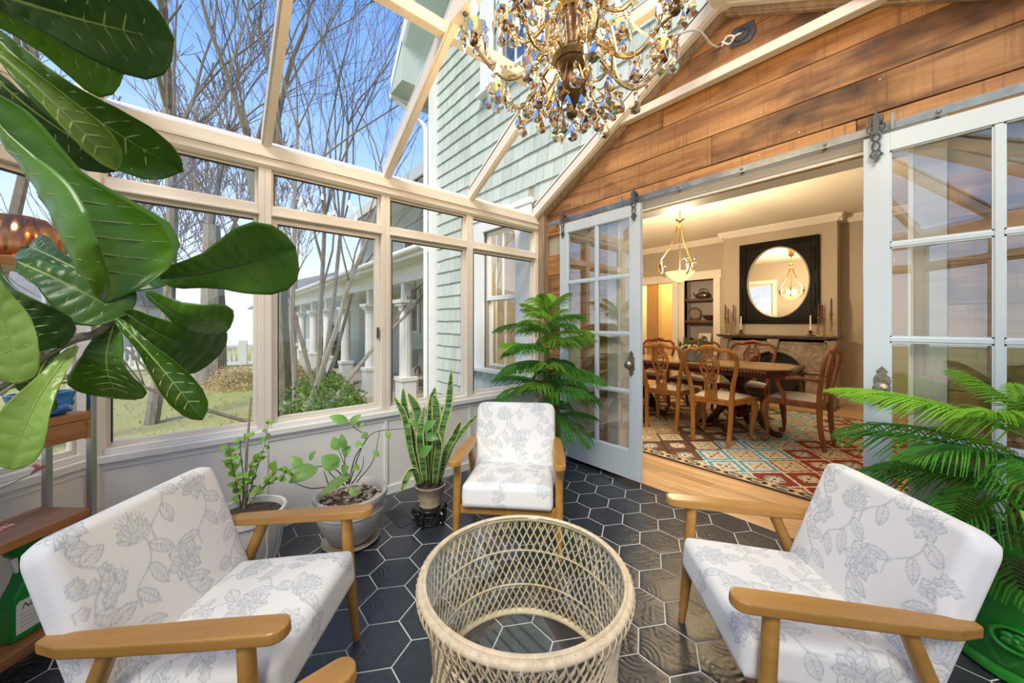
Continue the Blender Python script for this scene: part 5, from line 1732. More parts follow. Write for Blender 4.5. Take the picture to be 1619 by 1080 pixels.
flower_m.ball((0, 0, .002), .006, 6, 4)
flower_m = flower_m.mesh('rosette', CRYS)
def hang(parent, me, loc, sc=1.0, rz=0):
    o = bpy.data.objects.new(me.name.split('.')[0], me)
    o.location = loc; o.rotation_euler = (0, 0, rz); o.scale = (sc,) * 3
    return link(o, parent)
rn = random.Random(77)
def dropm(): return rn.choice((drop_c, drop_s, drop_s, spear_c, spear_s))
# centre column
MB().lathe([(.004, .02), (.016, .03), (.022, .045), (.012, .06), (.03, .085), (.052, .11), (.058, .14), (.045, .17), (.030, .19), (.055, .215), (.060, .245), (.040, .27), (.02, .29), (.018, .36), (.038, .39), (.042, .42), (.025, .45), (.016, .48), (.014, .80), (.02, .83), (.03, .86)], 20).build('column', BRONZE, ch, smooth=True, angle=60)
MB().lathe([(.062, .225), (.075, .24), (.062, .255)], 28).build('arm_ring', CBRASS, ch, smooth=True)
MB().lathe([(.05, .405), (.062, .42), (.05, .435)], 28).build('arm_ring', CBRASS, ch, smooth=True)
bl_ = MB()
for k in range(12):
    a = k * math.pi / 6
    bl_.tube(spline([(.05 * math.cos(a), .05 * math.sin(a), .27), (.075 * math.cos(a), .075 * math.sin(a), .33), (.045 * math.cos(a), .045 * math.sin(a), .40)]), .010, 6)
bl_.build('glass_baluster', AMBER, ch, smooth=True)
MB().tube([(0, 0, .84), (0, 0, 1.28)], .006, 6).build('chain_rod', CBRASS, ch)
MB().lathe([(.001, 1.24), (.05, 1.26), (.055, 1.30), (.001, 1.31)], 20).build('canopy', CBRASS, ch, smooth=True)
sleeve_m = MB().lathe([(.010, 0), (.0105, .07), (.008, .075), (.001, .076)], 12).mesh('candle_sleeve', SLEEVE, True, 50)
bulb_m = MB().lathe([(.006, 0), (.0115, .012), (.013, .022), (.009, .038), (.004, .052), (.001, .062)], 12).mesh('bulb', BULB, True, 80)
def petal(a, i): return 1 + .10 * math.cos(8 * a) * (i > 1)
bob_m = MB().lathe([(.010, 0), (.022, -.004), (.036, .004), (.046, .018), (.050, .022), (.044, .020), (.030, .010), (.010, .006)], 32, None, False, petal).mesh('bobeche', CRYS, True, 50)
cup_m = MB().lathe([(.004, -.03), (.014, -.022), (.016, -.01), (.008, 0), (.014, .012), (.012, .02)], 14).mesh('socket_cup', BRONZE, True, 60)
def arm(k, n, z0, r, zt, dip, off, tier):
    a = 2 * math.pi * k / n + off
    e = empty('arm', (0, 0, 0), a, ch)
    pts = [(.055, 0, z0), (r * .30, 0, z0 + .012), (r * .48, 0, z0 - dip * .7), (r * .68, 0, z0 - dip), (r * .88, 0, z0 - dip * .35), (r, 0, zt - .02)]
    P = spline(pts, 6)
    o = MB().tube(P, .0055, 7).build('arm', CBRASS, ch, smooth=True)
    bpy.data.objects.remove(e)
    o.rotation_euler = (0, 0, a)
    MB().tube([p + Vector((0, 0, .009)) for p in P[2:-2]], .0050, 6).build('glass_rod', AMBER, o, smooth=True)
    MB().tube(spline([(r * .48, 0, z0 - dip * .7 + .01), (r * .42, 0, z0 + .05), (r * .33, 0, z0 + .06), (r * .34, 0, z0 + .035)]), .0045, 6).build('scroll', CBRASS, o, smooth=True)
    hang(o, cup_m, (r, 0, zt)); hang(o, bob_m, (r, 0, zt + .012)); hang(o, sleeve_m, (r, 0, zt + .012)); hang(o, bulb_m, (r, 0, zt + .088))
    for q in (.35, .55, .75):
        p = P[int(q * (len(P) - 1))]
        hang(o, flower_m, (p.x, p.y, p.z + .006), .8)
    for i in range(6):
        b = i * math.pi / 3 + .3
        hang(o, dropm(), (r + .046 * math.cos(b), .046 * math.sin(b), zt + .028), rn.uniform(.85, 1.15), b)
    p = P[int(.62 * (len(P) - 1))]
    hang(o, drop_s if k % 2 else drop_c, (p.x, p.y, p.z - .008), 1.1)
    hang(o, octo_m, (r * .8, 0, z0 - dip * .6 - .018), 1.0, rn.uniform(0, 3))
    hang(o, dropm(), (r * .42, 0, z0 - dip * .4 - .012), .9)
    # string of beads from the cup back towards the centre
    bd_ = MB()
    for i in range(13):
        t = i / 12
        bd_.ball((r * (1 - .62 * t), .02 * math.sin(t * 3.1), zt - .005 - .16 * math.sin(math.pi * t * .8) + t * .10), .0062, 6, 4)
    bd_.build('bead_string', CRYS, o, smooth=True, kind='stuff')
    return o
for k in range(8): arm(k, 8, .235, .355, .262 + (.025 if k % 2 else -.02), .085, .20, 0)
for k in range(6): arm(k, 6, .42, .265, .455, .06, .45, 1)
# ring of drops under the body
for k in range(16):
    a = k * math.pi / 8
    r_ = .135 if k % 2 else .16
    MB().tube(spline([(.05 * math.cos(a), .05 * math.sin(a), .20), (r_ * .7 * math.cos(a), r_ * .7 * math.sin(a), .105), (r_ * math.cos(a), r_ * math.sin(a), .12)]), .003, 5).build('hook_wire', CBRASS, ch)
    hang(ch, drop_s if k % 3 else drop_c, (r_ * math.cos(a), r_ * math.sin(a), .118), 1.1, a)
for k in range(10):
    a = k * math.pi / 5 + .2
    hang(ch, drop_c if k % 2 else drop_s, (.075 * math.cos(a), .075 * math.sin(a), .085), 1.0, a)
for k in range(8):
    a = k * math.pi / 4 + .1
    hang(ch, spear_s if k % 2 else drop_s, (.24 * math.cos(a), .24 * math.sin(a), .118), 1.0, a)
    MB().tube([(.24 * math.cos(a), .24 * math.sin(a), .118), (.24 * math.cos(a), .24 * math.sin(a), .165)], .0015, 4).build('hook_wire', CBRASS, ch)
hang(ch, drop_s, (0, 0, .03), 1.15)
# supply cord from the bracket on the plank wall
cd = thing('power_cord', 'white cord looped from the chandelier to a wall bracket on the planks', 'cord', (-.84, 2.5, 2.96))
CO = Vector((-.84, 2.5, 2.96))
CORD = mat('white_cord', (.78, .74, .68), .5)
MB().tube(spline([Vector((-.87, 1.06, 2.62)) - CO, Vector((-.86, 1.5, 2.50)) - CO, at(1100, 48, 1.95) - CO, at(1125, 70, 2.2) - CO, at(1142, 74, 2.36) - CO, Vector((.03, -.03, 0)), Vector((.05, -.012, .01))], 8), .006, 7).build('cord', CORD, cd, smooth=True)
MB().tube(spline([(-.05, -.03, -.02), (-.02, -.035, .02), (.02, -.03, .0), (-.01, -.025, -.025), (-.05, -.03, .01)], 8), .005, 6).build('knot', CORD, cd, smooth=True)
bk = thing('cord_bracket', 'dark iron diamond bracket holding the white cord on the planks', 'bracket', (-.79, 2.505, 2.975))
MB().prism([(-.075, .02), (-.045, .062), (.062, .052), (.075, -.02), (.045, -.062), (-.062, -.052)], 0, .012, None, 'y').build('plate', CASTI, bk, bevel=.003)
MB().torus(.034, .006, 24, 6, T(0, -.004, 0) @ RX(R(90))).build('ring', CASTI, bk, smooth=True)
hk = thing('ceiling_hook', 'small dark hook screwed into the tie beam left of the chandelier', 'hook', (-1.52, .98, 2.742))
MB().tube(spline([(0, 0, .0), (0, 0, -.03), (.012, 0, -.045), (.026, 0, -.034), (.024, 0, -.022)], 6), .0035, 6).ball((0, 0, -.008), .012, 10, 6).build('hook', CASTI, hk, smooth=True)
# ---------------------------------------------------------------- dining room furniture
# rug with a painted pile pattern
RX0, RX1, RY0, RY1 = -3.55, -.06, 3.13, 6.25
def rug_color(x, y):
    u, v = x - RX0, y - RY0
    Wd, Hd = RX1 - RX0, RY1 - RY0
    e_ = min(u, v, Wd - u, Hd - v)
    cream, tan, brown, dark, red, blue, white = (.62, .50, .32), (.46, .33, .18), (.13, .065, .04), (.05, .025, .018), (.26, .035, .02), (.10, .34, .48), (.72, .66, .55)
    if e_ < .022: return dark
    if e_ < .13:
        s = (u if e_ in (v, Hd - v) else v)
        q = (s % .16) / .16 - .5; w = (e_ - .075) / .055
        if abs(math.hypot(q * 1.6, w) - .55) < .16: return dark
        if math.hypot(q * 1.6, w) < .25: return (.30, .36, .28)
        return cream
    # diagonal lattice of lozenges
    cw, chh = .34, .42
    a = u / cw + v / chh; b = u / cw - v / chh
    fa, fb = a - math.floor(a), b - math.floor(b)
    ia, ib = math.floor(a), math.floor(b)
    col = (ia + ib)                       # column index along u (half cells)
    band = [brown, tan, brown, cream, brown, blue, red, red, brown, tan]
    uc = (ia + ib + 1) / 2 * cw
    if -1.36 < RX0 + uc < -.84: g = blue
    elif RX0 + uc >= -.84: g = red
    elif -2.25 < RX0 + uc < -1.85: g = tan
    else: g = brown
    d = min(fa, fb, 1 - fa, 1 - fb)
    if d < .035: return white if g in (blue, red) else dark if g is brown else cream
    p, q = fa - .5, fb - .5
    # small centre diamond
    if (abs(p) < .11 and abs(q) < .11): return dark if max(abs(p), abs(q)) < .055 else white
    if abs(p) < .25 and abs(q) < .25:
        k = (ia * 7 + ib * 13) % 4
        return (cream, (.54, .44, .27), (.60, .52, .38), (.40, .46, .40))[k] if not (abs(p) - abs(q)) ** 2 < .0016 else (.22, .10, .05)
    if (ia - ib) % 3 == 0: return cream if d > .1 else g
    if g is blue and d > .16: return white
    return g
rug = thing('rug', 'patterned rug with blue and maroon lozenge bands under the dining table', 'rug', ((RX0 + RX1) / 2, (RY0 + RY1) / 2, 0))
nx_, ny_ = 300, 270
xs = np.linspace(RX0, RX1, nx_ + 1); ys_ = np.linspace(RY0, RY1, ny_ + 1)
cx_, cy_ = (RX0 + RX1) / 2, (RY0 + RY1) / 2
X_, Y_ = np.meshgrid(xs - cx_, ys_ - cy_)
V = np.stack([X_, Y_, np.full_like(X_, .009)], -1).reshape(-1, 3)
I = np.arange((nx_ + 1) * (ny_ + 1)).reshape(ny_ + 1, nx_ + 1)
F_ = np.stack([I[:-1, :-1], I[:-1, 1:], I[1:, 1:], I[1:, :-1]], -1).reshape(-1, 4)
me = bpy.data.meshes.new('pile')
me.from_pydata(V.tolist(), [], F_.tolist())
ca = me.color_attributes.new('Col', 'FLOAT_COLOR', 'CORNER')
cols = np.array([(*rug_color((xs[i] + xs[i + 1]) / 2, (ys_[j] + ys_[j + 1]) / 2), 1) for j in range(ny_) for i in range(nx_)], np.float32)
ca.data.foreach_set('color', np.repeat(cols, 4, 0).ravel())
me.materials.append(attr_mat('rug_pile', 'Col', .95, .3, 300))
link(bpy.data.objects.new('pile', me), rug)
MB().box(RX0 - cx_, RY0 - cy_, .001, RX1 - cx_, RY1 - cy_, .008).build('backing', mat('rug_backing', (.09, .04, .025), .95), rug)

# chairs -----------------------------------------------------------------
def strip(m, pts, w, t=.012, M=None):
    """flat band in the x-z plane"""
    m.tube([Vector(p) for p in pts], w / 2, 6, M, True)
def dining_chair(e, wood_m, arms=False):
    def post(s):
        return spline([(s * .165, -.235, 0), (s * .175, -.205, .22), (s * .185, -.20, .46), (s * .205, -.215, .62), (s * .245, -.245, .80), (s * .235, -.265, .90), (s * .17, -.27, .945)], 5)
    for s in (-1, 1):
        MB().tube(post(s), [.021, .022, .024, .021, .019, .018, .016], 8).build('back_post', wood_m, e, smooth=True)
        # cabriole front leg with claw foot
        MB().tube(spline([(s * .235, .205, .43), (s * .255, .225, .33), (s * .235, .205, .16), (s * .232, .205, .06), (s * .245, .222, .03)], 5), [.030, .034, .022, .015, .018], 8).ball((s * .248, .228, .030), (.030, .034, .028), 10, 6).build('leg', wood_m, e, smooth=True)
    # crest rail
    MB().tube(spline([(-.17, -.27, .945), (-.11, -.272, .935), (-.06, -.272, .955), (0, -.272, .965), (.06, -.272, .955), (.11, -.272, .935), (.17, -.27, .945)], 5), [.016, .018, .026, .030, .026, .018, .016], 8).build('crest_rail', wood_m, e, smooth=True)
    # pierced splat
    sp = MB()
    def y_(z): return float(np.interp(z, [.46, .62, .80, .95], [-.205, -.222, -.248, -.27]))
    def rib(pts, r=.0085):
        for s in (-1, 1):
            sp.tube([(s * x, y_(z), z) for x, z in [(p.x, p.y) for p in spline([(a, b, 0) for a, b in pts], 5)]], r, 6)
    rib([(.055, .52), (.048, .60), (.055, .66), (.082, .74), (.085, .81), (.060, .87), (.035, .90), (.045, .945)], .010)
    rib([(.020, .52), (.030, .60), (.005, .66), (.020, .72), (.060, .78), (.055, .83), (.020, .86)])
    rib([(.0, .60), (.022, .66), (.0, .71)])
    rib([(.0, .74), (.035, .79), (.03, .83), (.0, .81)])
    rib([(.0, .86), (.025, .885), (.035, .935)])
    rib([(.045, .64), (.015, .685), (.045, .72)])
    sp.prism([(-.062, .44), (.062, .44), (.055, .53), (-.055, .53)], -.213, -.198, None, 'y')
    sp.build('splat', wood_m, e, smooth=True)
    # seat
    poly = [(-.185, -.19), (.185, -.19), (.255, .20), (.22, .235), (-.22, .235), (-.255, .20)]
    MB().prism(poly, .395, .455).build('seat_frame', wood_m, e, bevel=.008)
    pad = MB()
    n_ = 10
    def pf(u, v):
        x0 = -.175 + (-.24 + .175) * v; x1 = -x0
        y0 = -.18 + (.40) * v
        h = .455 + .040 * (math.sin(math.pi * u) ** .4) * (math.sin(math.pi * v) ** .4)
        return (x0 + (x1 - x0) * u, y0, h)
    pad.grid(pf, 12, 12)
    pad.build('seat', IVORY, e, smooth=True, angle=80)
    if arms:
        for s in (-1, 1):
            MB().tube(spline([(s * .215, -.222, .66), (s * .255, -.10, .675), (s * .275, .05, .67), (s * .27, .13, .665), (s * .285, .16, .65)], 5), [.018, .018, .020, .024, .016], 8).build('arm', wood_m, e, smooth=True)
            MB().tube(spline([(s * .272, .11, .66), (s * .285, .09, .58), (s * .255, .06, .50), (s * .25, .06, .42)], 5), [.018, .018, .020, .020], 8).build('arm_support', wood_m, e, smooth=True)
    return e
GRP = 'carved dining chairs'
CW2 = OAKC
RED_OAK = wood('chair_red', ((.25, (.14, .035, .012)), (.55, (.26, .075, .025)), (.8, (.33, .11, .04))), (9, 9, 1.2), 2, .28, .05)
d1_ = dining_chair(thing('dining_chair', 'right-hand oak dining chair on the near side of the table', 'chair', (-1.49, 4.065, .009), 0, GRP), OAKC)
def dup(label, x, y, rz):
    o = copy_tree(d1_); o.location = (x, y, .009); o.rotation_euler = (0, 0, rz); o['label'] = label
    return o
dup('oak dining chair on the near side of the table beside the blue door', -2.06, 4.155, R(3))
dup('oak dining chair mostly hidden behind the left blue door', -2.72, 4.16, R(-2))
d2_ = dining_chair(thing('dining_chair', 'reddish carved dining chair across the table in front of the fireplace', 'chair', (-1.58, 5.13, .009), R(180), GRP), RED_OAK)
for lb, x in (('reddish carved dining chair across the table below the niche shelves', -2.22), ('reddish carved dining chair across the table by the ochre doorway', -2.85)):
    o = copy_tree(d2_); o.location = (x, 5.13, .009); o['label'] = lb
dining_chair(thing('dining_armchair', 'carved dining armchair at the right end of the table', 'armchair', (-.93, 4.60, .009), R(90 - 4), GRP), wood('armchair_walnut', ((.25, (.13, .045, .014)), (.55, (.26, .10, .03)), (.8, (.34, .15, .05))), (9, 9, 1.2), 2, .25, .05), arms=True)

# table ------------------------------------------------------------------
tb = thing('dining_table', 'long mahogany dining table with pale inlaid top and claw-foot pedestals', 'table', (-2.1, 4.58, .009))
TX, TY = 1.17, .46
c_ = .17
poly = [(-TX + c_, -TY), (TX - c_, -TY), (TX, -TY + c_ * 1.2), (TX, TY - c_ * 1.2), (TX - c_, TY), (-TX + c_, TY), (-TX, TY - c_ * 1.2), (-TX, -TY + c_ * 1.2)]
MB().prism(poly, .715, .748).prism([(x * .97, y * .95) for x, y in poly], .66, .715).build('table_top', MAHOG, tb, bevel=.008)
INLAY = wood('table_inlay', ((.25, (.46, .27, .12)), (.6, (.62, .42, .22)), (.8, (.68, .50, .30))), (1, 8, 8), 2, .18, .02)
MB().prism([(x * .955, y * .80) for x, y in poly], .748, .7495).build('inlay', INLAY, tb)
rb = None
for k in range(70):                                   # carved beads along the near edge
    x = -TX + c_ + k * (2 * TX - 2 * c_) / 69
    if rb is None: rb = MB().ball((0, 0, 0), (.012, .008, .014), 6, 5).build('carved_bead', RED_OAK, tb, smooth=True, loc=(x, -TY - .003, .722))
    else: inst(rb, tb, (x, -TY - .003, .722))
for px in (-.62, .62):
    pd = MB().lathe([(.05, .66), (.14, .64), (.16, .61), (.09, .55), (.06, .50), (.10, .44), (.12, .38), (.10, .32), (.07, .26), (.09, .20), (.05, .16)], 20, T(px, 0, 0)).build('pedestal', MAHOG, tb, smooth=True)
    for k in range(4):
        a = R(90 * k)
        MB().tube(spline([(.05, 0, .22), (.14, 0, .26), (.24, 0, .14), (.31, 0, .05), (.36, 0, .035)], 5), [.04, .045, .038, .030, .024], 8, T(px, 0, 0) @ RZ(a)).ball((.37, 0, .034), (.045, .036, .033), 10, 6, T(px, 0, 0) @ RZ(a)).build('foot', MAHOG, pd, smooth=True)
# planter of succulents on the table
pl = thing('table_planter', 'grey-blue scalloped planter with spiky succulents on the dining table', 'planter', (-1.95, 4.50, .757))
def sc_(a, i): return 1 + .04 * math.cos(10 * a)
GB = mat('grey_blue_ceramic', (.20, .25, .32), .35)
MB().lathe([(.105, 0), (.12, .01), (.145, .145), (.150, .15), (.140, .152), (.13, .12)], 60, S(1.25, .8, 1), True, sc_).build('pot', GB, pl, smooth=True)
MB().lathe([(.001, .13), (.135, .125)], 24, S(1.25, .8, 1)).build('soil', SOIL, pl)
SUC = leaf_mat('succulent_green', (.05, .15, .04), (.10, .24, .07), .45, .15)
PALE = leaf_mat('pale_succulent', (.48, .50, .28), (.60, .60, .40), .5, .2)
rn = random.Random(3)
for k in range(16):
    s = -1 if k < 8 else 1
    x = s * .11 + rn.uniform(-.05, .05)
    MB().tube([(x, rn.uniform(-.05, .05), .12), (x + rn.uniform(-.03, .03), rn.uniform(-.06, .06), .21), (x + rn.uniform(-.05, .05), rn.uniform(-.07, .07), rn.uniform(.24, .32))], [.009, .009, .002], 5).build('succulent_leaf', SUC, pl, smooth=True)
for k in range(8):
    a = k * .785
    MB().tube(spline([(.02 * math.cos(a), .02 * math.sin(a), .13), (.07 * math.cos(a), .05 * math.sin(a), .19), (.15 * math.cos(a), .12 * math.sin(a), .15), (.17 * math.cos(a), .14 * math.sin(a), .11)]), [.010, .012, .010, .003], 5).build('trailing_leaf', PALE, pl, smooth=True)

# pendant lamp -------------------------------------------------------------
pn = thing('pendant_lamp', 'brass pendant lamp with cherubs and an alabaster bowl over the dining table', 'pendant lamp', (-2.10, 4.50, 1.70))
ALAB = mat('alabaster_glow', (.85, .80, .50), .4, col2=(.75, .66, .30), nscale=12, emit=((1, .82, .42), .6))
MB().lathe([(.001, .02), (.05, .035), (.12, .085), (.165, .14), (.170, .150), (.16, .148), (.11, .095), (.04, .05), (.001, .04)], 40).build('bowl', ALAB, pn, smooth=True)
MB().lathe([(.001, 0), (.008, .008), (.004, .02)], 10).build('finial', BRASS, pn, smooth=True)
MB().tube([(0, 0, .04), (0, 0, .80)], .005, 6).build('rod', BRASS, pn)
MB().lathe([(.02, .70), (.035, .72), (.02, .745), (.012, .77), (.05, .80), (.055, .805), (.012, .82), (.008, .86), (.008, .96), (.05, .98), (.06, 1.10), (.06, 1.13)], 20).build('crown', BRASS, pn, smooth=True)
for k in range(3):
    a = k * 2 * math.pi / 3 + R(200)
    ar = MB().tube(spline([(.03, 0, .72), (.05, 0, .62), (.11, 0, .48), (.22, 0, .32), (.25, 0, .22), (.215, 0, .14), (.165, 0, .10)], 6), [.010, .008, .008, .009, .014, .012, .006], 7, RZ(a)).build('arm', BRASS, pn, smooth=True)
    fg = MB()                                         # small winged figure on the arm
    fg.tube([(.205, 0, .16), (.21, 0, .22), (.215, 0, .27)], [.010, .018, .010], 8, RZ(a)).ball((.215, 0, .292), .016, 8, 6, RZ(a))
    for s in (-1, 1): fg.tube(spline([(.215, s * .008, .25), (.225, s * .05, .285), (.22, s * .075, .265)]), [.012, .014, .003], 6, RZ(a), flat=.5)
    fg.tube([(.205, 0, .25), (.17, .015, .23)], .007, 6, RZ(a))
    fg.build('cherub', BRONZE, ar, smooth=True)
for k in range(3):
    a = k * 2.094
    l_ = bpy.data.lights.new('pendant_bulb', 'POINT'); l_.energy = 50; l_.color = (1, .80, .52); l_.shadow_soft_size = .04
    lo = link(bpy.data.objects.new('pendant_bulb', l_), pn); lo.location = (.06 * math.cos(a), .06 * math.sin(a), .20)

# fireplace ------------------------------------------------------------------
def marble():
    m, t, b = nodes('grey_brown_marble')
    v = coords(t, rnd=False)
    f = noise(t, v, 4, 8, .7, 2.5)
    t.links.new(ramp(t, f, ((.30, (.10, .07, .05)), (.46, (.30, .24, .19)), (.60, (.46, .39, .32)), (.75, (.24, .18, .14)))), b.inputs['Base Color'])
    b.inputs['Roughness'].default_value = .28
    return m
MARB = marble()
FX = -1.745
fp = thing('fireplace', 'brown-grey marble fireplace with arched firebox', 'fireplace', (FX, 7.10, 0))
# arched surround
ro, zc_ = .40, .36
arch = [(ro * math.cos(a), zc_ + ro * math.sin(a)) for a in np.linspace(0, math.pi, 21)]
out = [(.66, 0), (.66, .97), (-.66, .97), (-.66, 0), (-ro, 0)]
m = MB()
# build as quads between arch and the outer frame
A = [(ro, 0)] + arch + [(-ro, 0)]
def outer(p):
    x, z = p
    if abs(x) >= ro - 1e-6: return (math.copysign(.66, x), z)
    t_ = math.atan2(z - zc_, x)
    k = min(.66 / max(abs(math.cos(t_)), 1e-6), (.97 - zc_) / max(abs(math.sin(t_)), 1e-6))
    return (k * math.cos(t_), zc_ + k * math.sin(t_))
B = [(.66, 0), (.66, zc_)] + [outer(p) for p in arch[1:-1]] + [(-.66, zc_), (-.66, 0)]
B2 = []
vs = []
for (a, c) in zip(A, B):
    vs += [(a[0], -.12, a[1]), (c[0], -.12, c[1]), (a[0], 0, a[1]), (c[0], 0, c[1])]
fs = []
for i in range(len(A) - 1):
    p, q = i * 4, i * 4 + 4
    fs += [(p, p + 1, q + 1, q), (p + 2, q + 2, q + 3, p + 3), (p, q, q + 2, p + 2), (p + 1, p + 3, q + 3, q + 1)]
m.add(vs, fs)
m.box(-.66, -.12, .93, .66, 0, .985)
m.build('surround', MARB, fp)
MB().tube([(ro * 1.06 * math.cos(a), -.125, zc_ + ro * 1.06 * math.sin(a)) for a in np.linspace(0, math.pi, 25)], .022, 6).tube([(ro * 1.22 * math.cos(a), -.122, zc_ + ro * 1.22 * math.sin(a)) for a in np.linspace(.15, math.pi - .15, 25)], .010, 5).build('arch_moulding', MARB, fp, smooth=True)
for s in (-1, 1):
    MB().box(s * .71 - .055, -.15, 0, s * .71 + .055, 0, .965).build('pilaster', MARB, fp, bevel=.008)
    MB().box(s * .71 - .035, -.162, .12, s * .71 + .035, -.15, .90).build('pilaster_panel', MARB, fp, bevel=.006)
    pnl = MB().tube([(s * .61, -.122, .50), (s * .61, -.122, .90), (s * .18, -.122, .90), (s * .34, -.122, .80), (s * .50, -.122, .66), (s * .61, -.122, .50)], .008, 5).build('spandrel_moulding', MARB, fp)
MB().prism([(-.085, .97), (-.05, .80), (-.03, .74), (.03, .74), (.05, .80), (.085, .97)], -.19, -.10, None, 'y').ball((0, -.18, .86), (.05, .03, .06), 12, 8).build('keystone', MARB, fp, bevel=.01)
DMARB = mat('dark_marble', (.07, .05, .04), .25, col2=(.14, .10, .08), nscale=8)
MB().box(-.80, -.22, .985, .80, 0, 1.005).box(-.82, -.25, 1.005, .82, 0, 1.03).build('mantel_shelf', DMARB, fp, bevel=.006)
SOOT = mat('soot_iron', (.012, .011, .010), .5)
MB().box(-.40, -.03, 0, .40, -.02, .78).build('firebox', SOOT, fp)
MB().torus(.30, .014, 40, 6, T(0, -.06, zc_) @ RX(R(90))).box(-.39, -.09, .02, .39, -.04, .06).build('insert', SOOT, fp, smooth=True)
MB().box(-.80, -.50, -.004, .80, -.12, .012).build('hearth', DMARB, fp, bevel=.004)
# mirror
mr_ = thing('mirror', 'oval mirror in a square black moulded frame above the mantel', 'mirror', (-1.725, 7.095, 1.215))
BLKF = mat('black_frame', (.010, .007, .005), .4, spec=.07)
mw, mh = .525, 1.345
fm = MB()
N = 64
vs = []; fs = []
for i in range(N):
    a = 2 * math.pi * i / N
    ox, oz = .41 * math.cos(a), .67 + .56 * math.sin(a)
    k = min(mw / max(abs(math.cos(a)), 1e-6), (mh / 2) / max(abs(math.sin(a)), 1e-6))
    vs += [(ox, -.03, oz), (k * math.cos(a), -.03, mh / 2 + k * math.sin(a)), (ox, 0, oz), (k * math.cos(a), 0, mh / 2 + k * math.sin(a))]
for i in range(N):
    p, q = i * 4, ((i + 1) % N) * 4
    fs += [(p, q, q + 1, p + 1), (p, p + 2, q + 2, q), (p + 1, q + 1, q + 3, p + 3)]
fm.add(vs, fs).build('frame_panel', BLKF, mr_)
for bx in ((-mw - .01, -.055, 0, -mw + .09, 0, mh), (mw - .09, -.055, 0, mw + .01, 0, mh), (-mw + .09, -.055, 0, mw - .09, 0, .09), (-mw + .09, -.055, mh - .09, mw - .09, 0, mh)):
    MB().box(*bx).build('frame_rail', BLKF, mr_, bevel=.012)
for z in (.055, mh - .055):
    for s in (-1, 1): MB().tube([(s * .08, -.06, z), (s * .42, -.06, z)], .012, 8).build('bead', BLKF, mr_, smooth=True)
for s in (-1, 1):
    for z in (.25, .80): MB().tube([(s * (mw - .04), -.06, z), (s * (mw - .04), -.06, z + .36)], .012, 8).build('bead', BLKF, mr_, smooth=True)
MB().tube([(.415 * math.cos(a), -.034, .67 + .565 * math.sin(a)) for a in np.linspace(0, 2 * math.pi, 65)], .011, 6).build('oval_trim', mat('silver_trim', (.70, .66, .58), .3, .7), mr_, smooth=True)
MB().add([(.415 * math.cos(a), -.018, .67 + .565 * math.sin(a)) for a in np.linspace(0, 2 * math.pi, 65)[:-1]], [tuple(range(64))]).build('mirror_glass', mat('mirror_silver', (.92, .91, .88), .0, 1), mr_)
# candlesticks on the mantel
CANDR = mat('dark_red_wax', (.10, .008, .010), .45)
CANDW = mat('ivory_wax', (.78, .70, .55), .5)
def candlestick(x, y, h, wax, label, low=False):
    e = thing('candlestick', label, 'candlestick', (x, y, 1.03), 0, 'candlesticks on the mantel')
    if low:
        MB().lathe([(.05, 0), (.045, .012), (.015, .025), (.010, .04), (.030, .055), (.034, .06), (.014, .068), (.012, .085)], 16).build('holder', BRONZE, e, smooth=True)
        MB().lathe([(.011, .08), (.010, .30), (.002, .31)], 10).build('candle', wax, e, smooth=True)
    else:
        MB().lathe([(.042, 0), (.040, .008), (.012, .02), (.009, .05), (.010, h - .05), (.016, h - .03), (.024, h - .01), (.014, h)], 14).build('holder', BRASS, e, smooth=True)
        MB().lathe([(.011, h), (.010, h + .20), (.002, h + .21)], 10).build('candle', wax, e, smooth=True)
for x, y, h, wx, lb, lo in ((-2.455, 6.97, .31, CANDR, 'leftmost brass candlestick on the mantel, tall with a red candle', False), (-2.385, 6.92, .23, CANDR, 'shortest brass candlestick of the left trio, red candle', False), (-2.325, 6.97, .30, CANDR, 'brass candlestick with a red candle nearest the left mirror edge', False), (-2.20, 6.94, 0, CANDW, 'low bronze holder with an ivory candle, left of the mirror', True), (-1.275, 6.94, 0, CANDW, 'low bronze holder with an ivory candle, right of the mirror', True), (-1.185, 6.97, .28, CANDR, 'brass candlestick with a red candle just right of the mirror', False), (-1.135, 6.92, .25, CANDR, 'middle brass candlestick of the right trio', False), (-1.04, 6.96, .34, CANDR, 'rightmost and tallest brass candlestick on the mantel', False)):
    candlestick(x, y, h, wx, lb, lo)
# niche contents
kt = thing('kettle', 'dark metal kettle on the top niche shelf', 'kettle', (-3.04, 7.50, 1.705))
DKM = mat('dark_pewter', (.20, .16, .13), .25, .8)
MB().lathe([(.07, 0), (.115, .03), (.125, .07), (.10, .11), (.05, .13), (.02, .14), (.015, .155), (.001, .16)], 24, S(1.15, .8, 1)).build('body', DKM, kt, smooth=True)
MB().tube(spline([(-.12, 0, .05), (-.17, 0, .09), (-.19, 0, .135)]), [.02, .014, .01], 8).build('spout', DKM, kt, smooth=True)
MB().tube(spline([(-.09, 0, .12), (-.05, 0, .19), (.05, 0, .19), (.10, 0, .11)]), .008, 6).build('handle', DKM, kt, smooth=True)
pt = thing('plate', 'painted plate with a dark rim standing on the middle niche shelf', 'plate', (-3.21, 7.55, 1.28))
MB().lathe([(.001, .0), (.09, .004), (.135, .016), (.135, .02), (.09, .010), (.001, .006)], 32, T(0, 0, .135) @ RX(R(100))).build('rim', mat('plate_rim', (.10, .07, .055), .3), pt, smooth=True)
MB().lathe([(.001, .014), (.098, .014)], 32, T(0, -.004, .135) @ RX(R(100))).build('face', mat('plate_face', (.60, .48, .40), .3, col2=(.34, .20, .15), nscale=22), pt)
bw = thing('bowl', 'dark round bowl on the middle niche shelf', 'bowl', (-2.93, 7.48, 1.28))
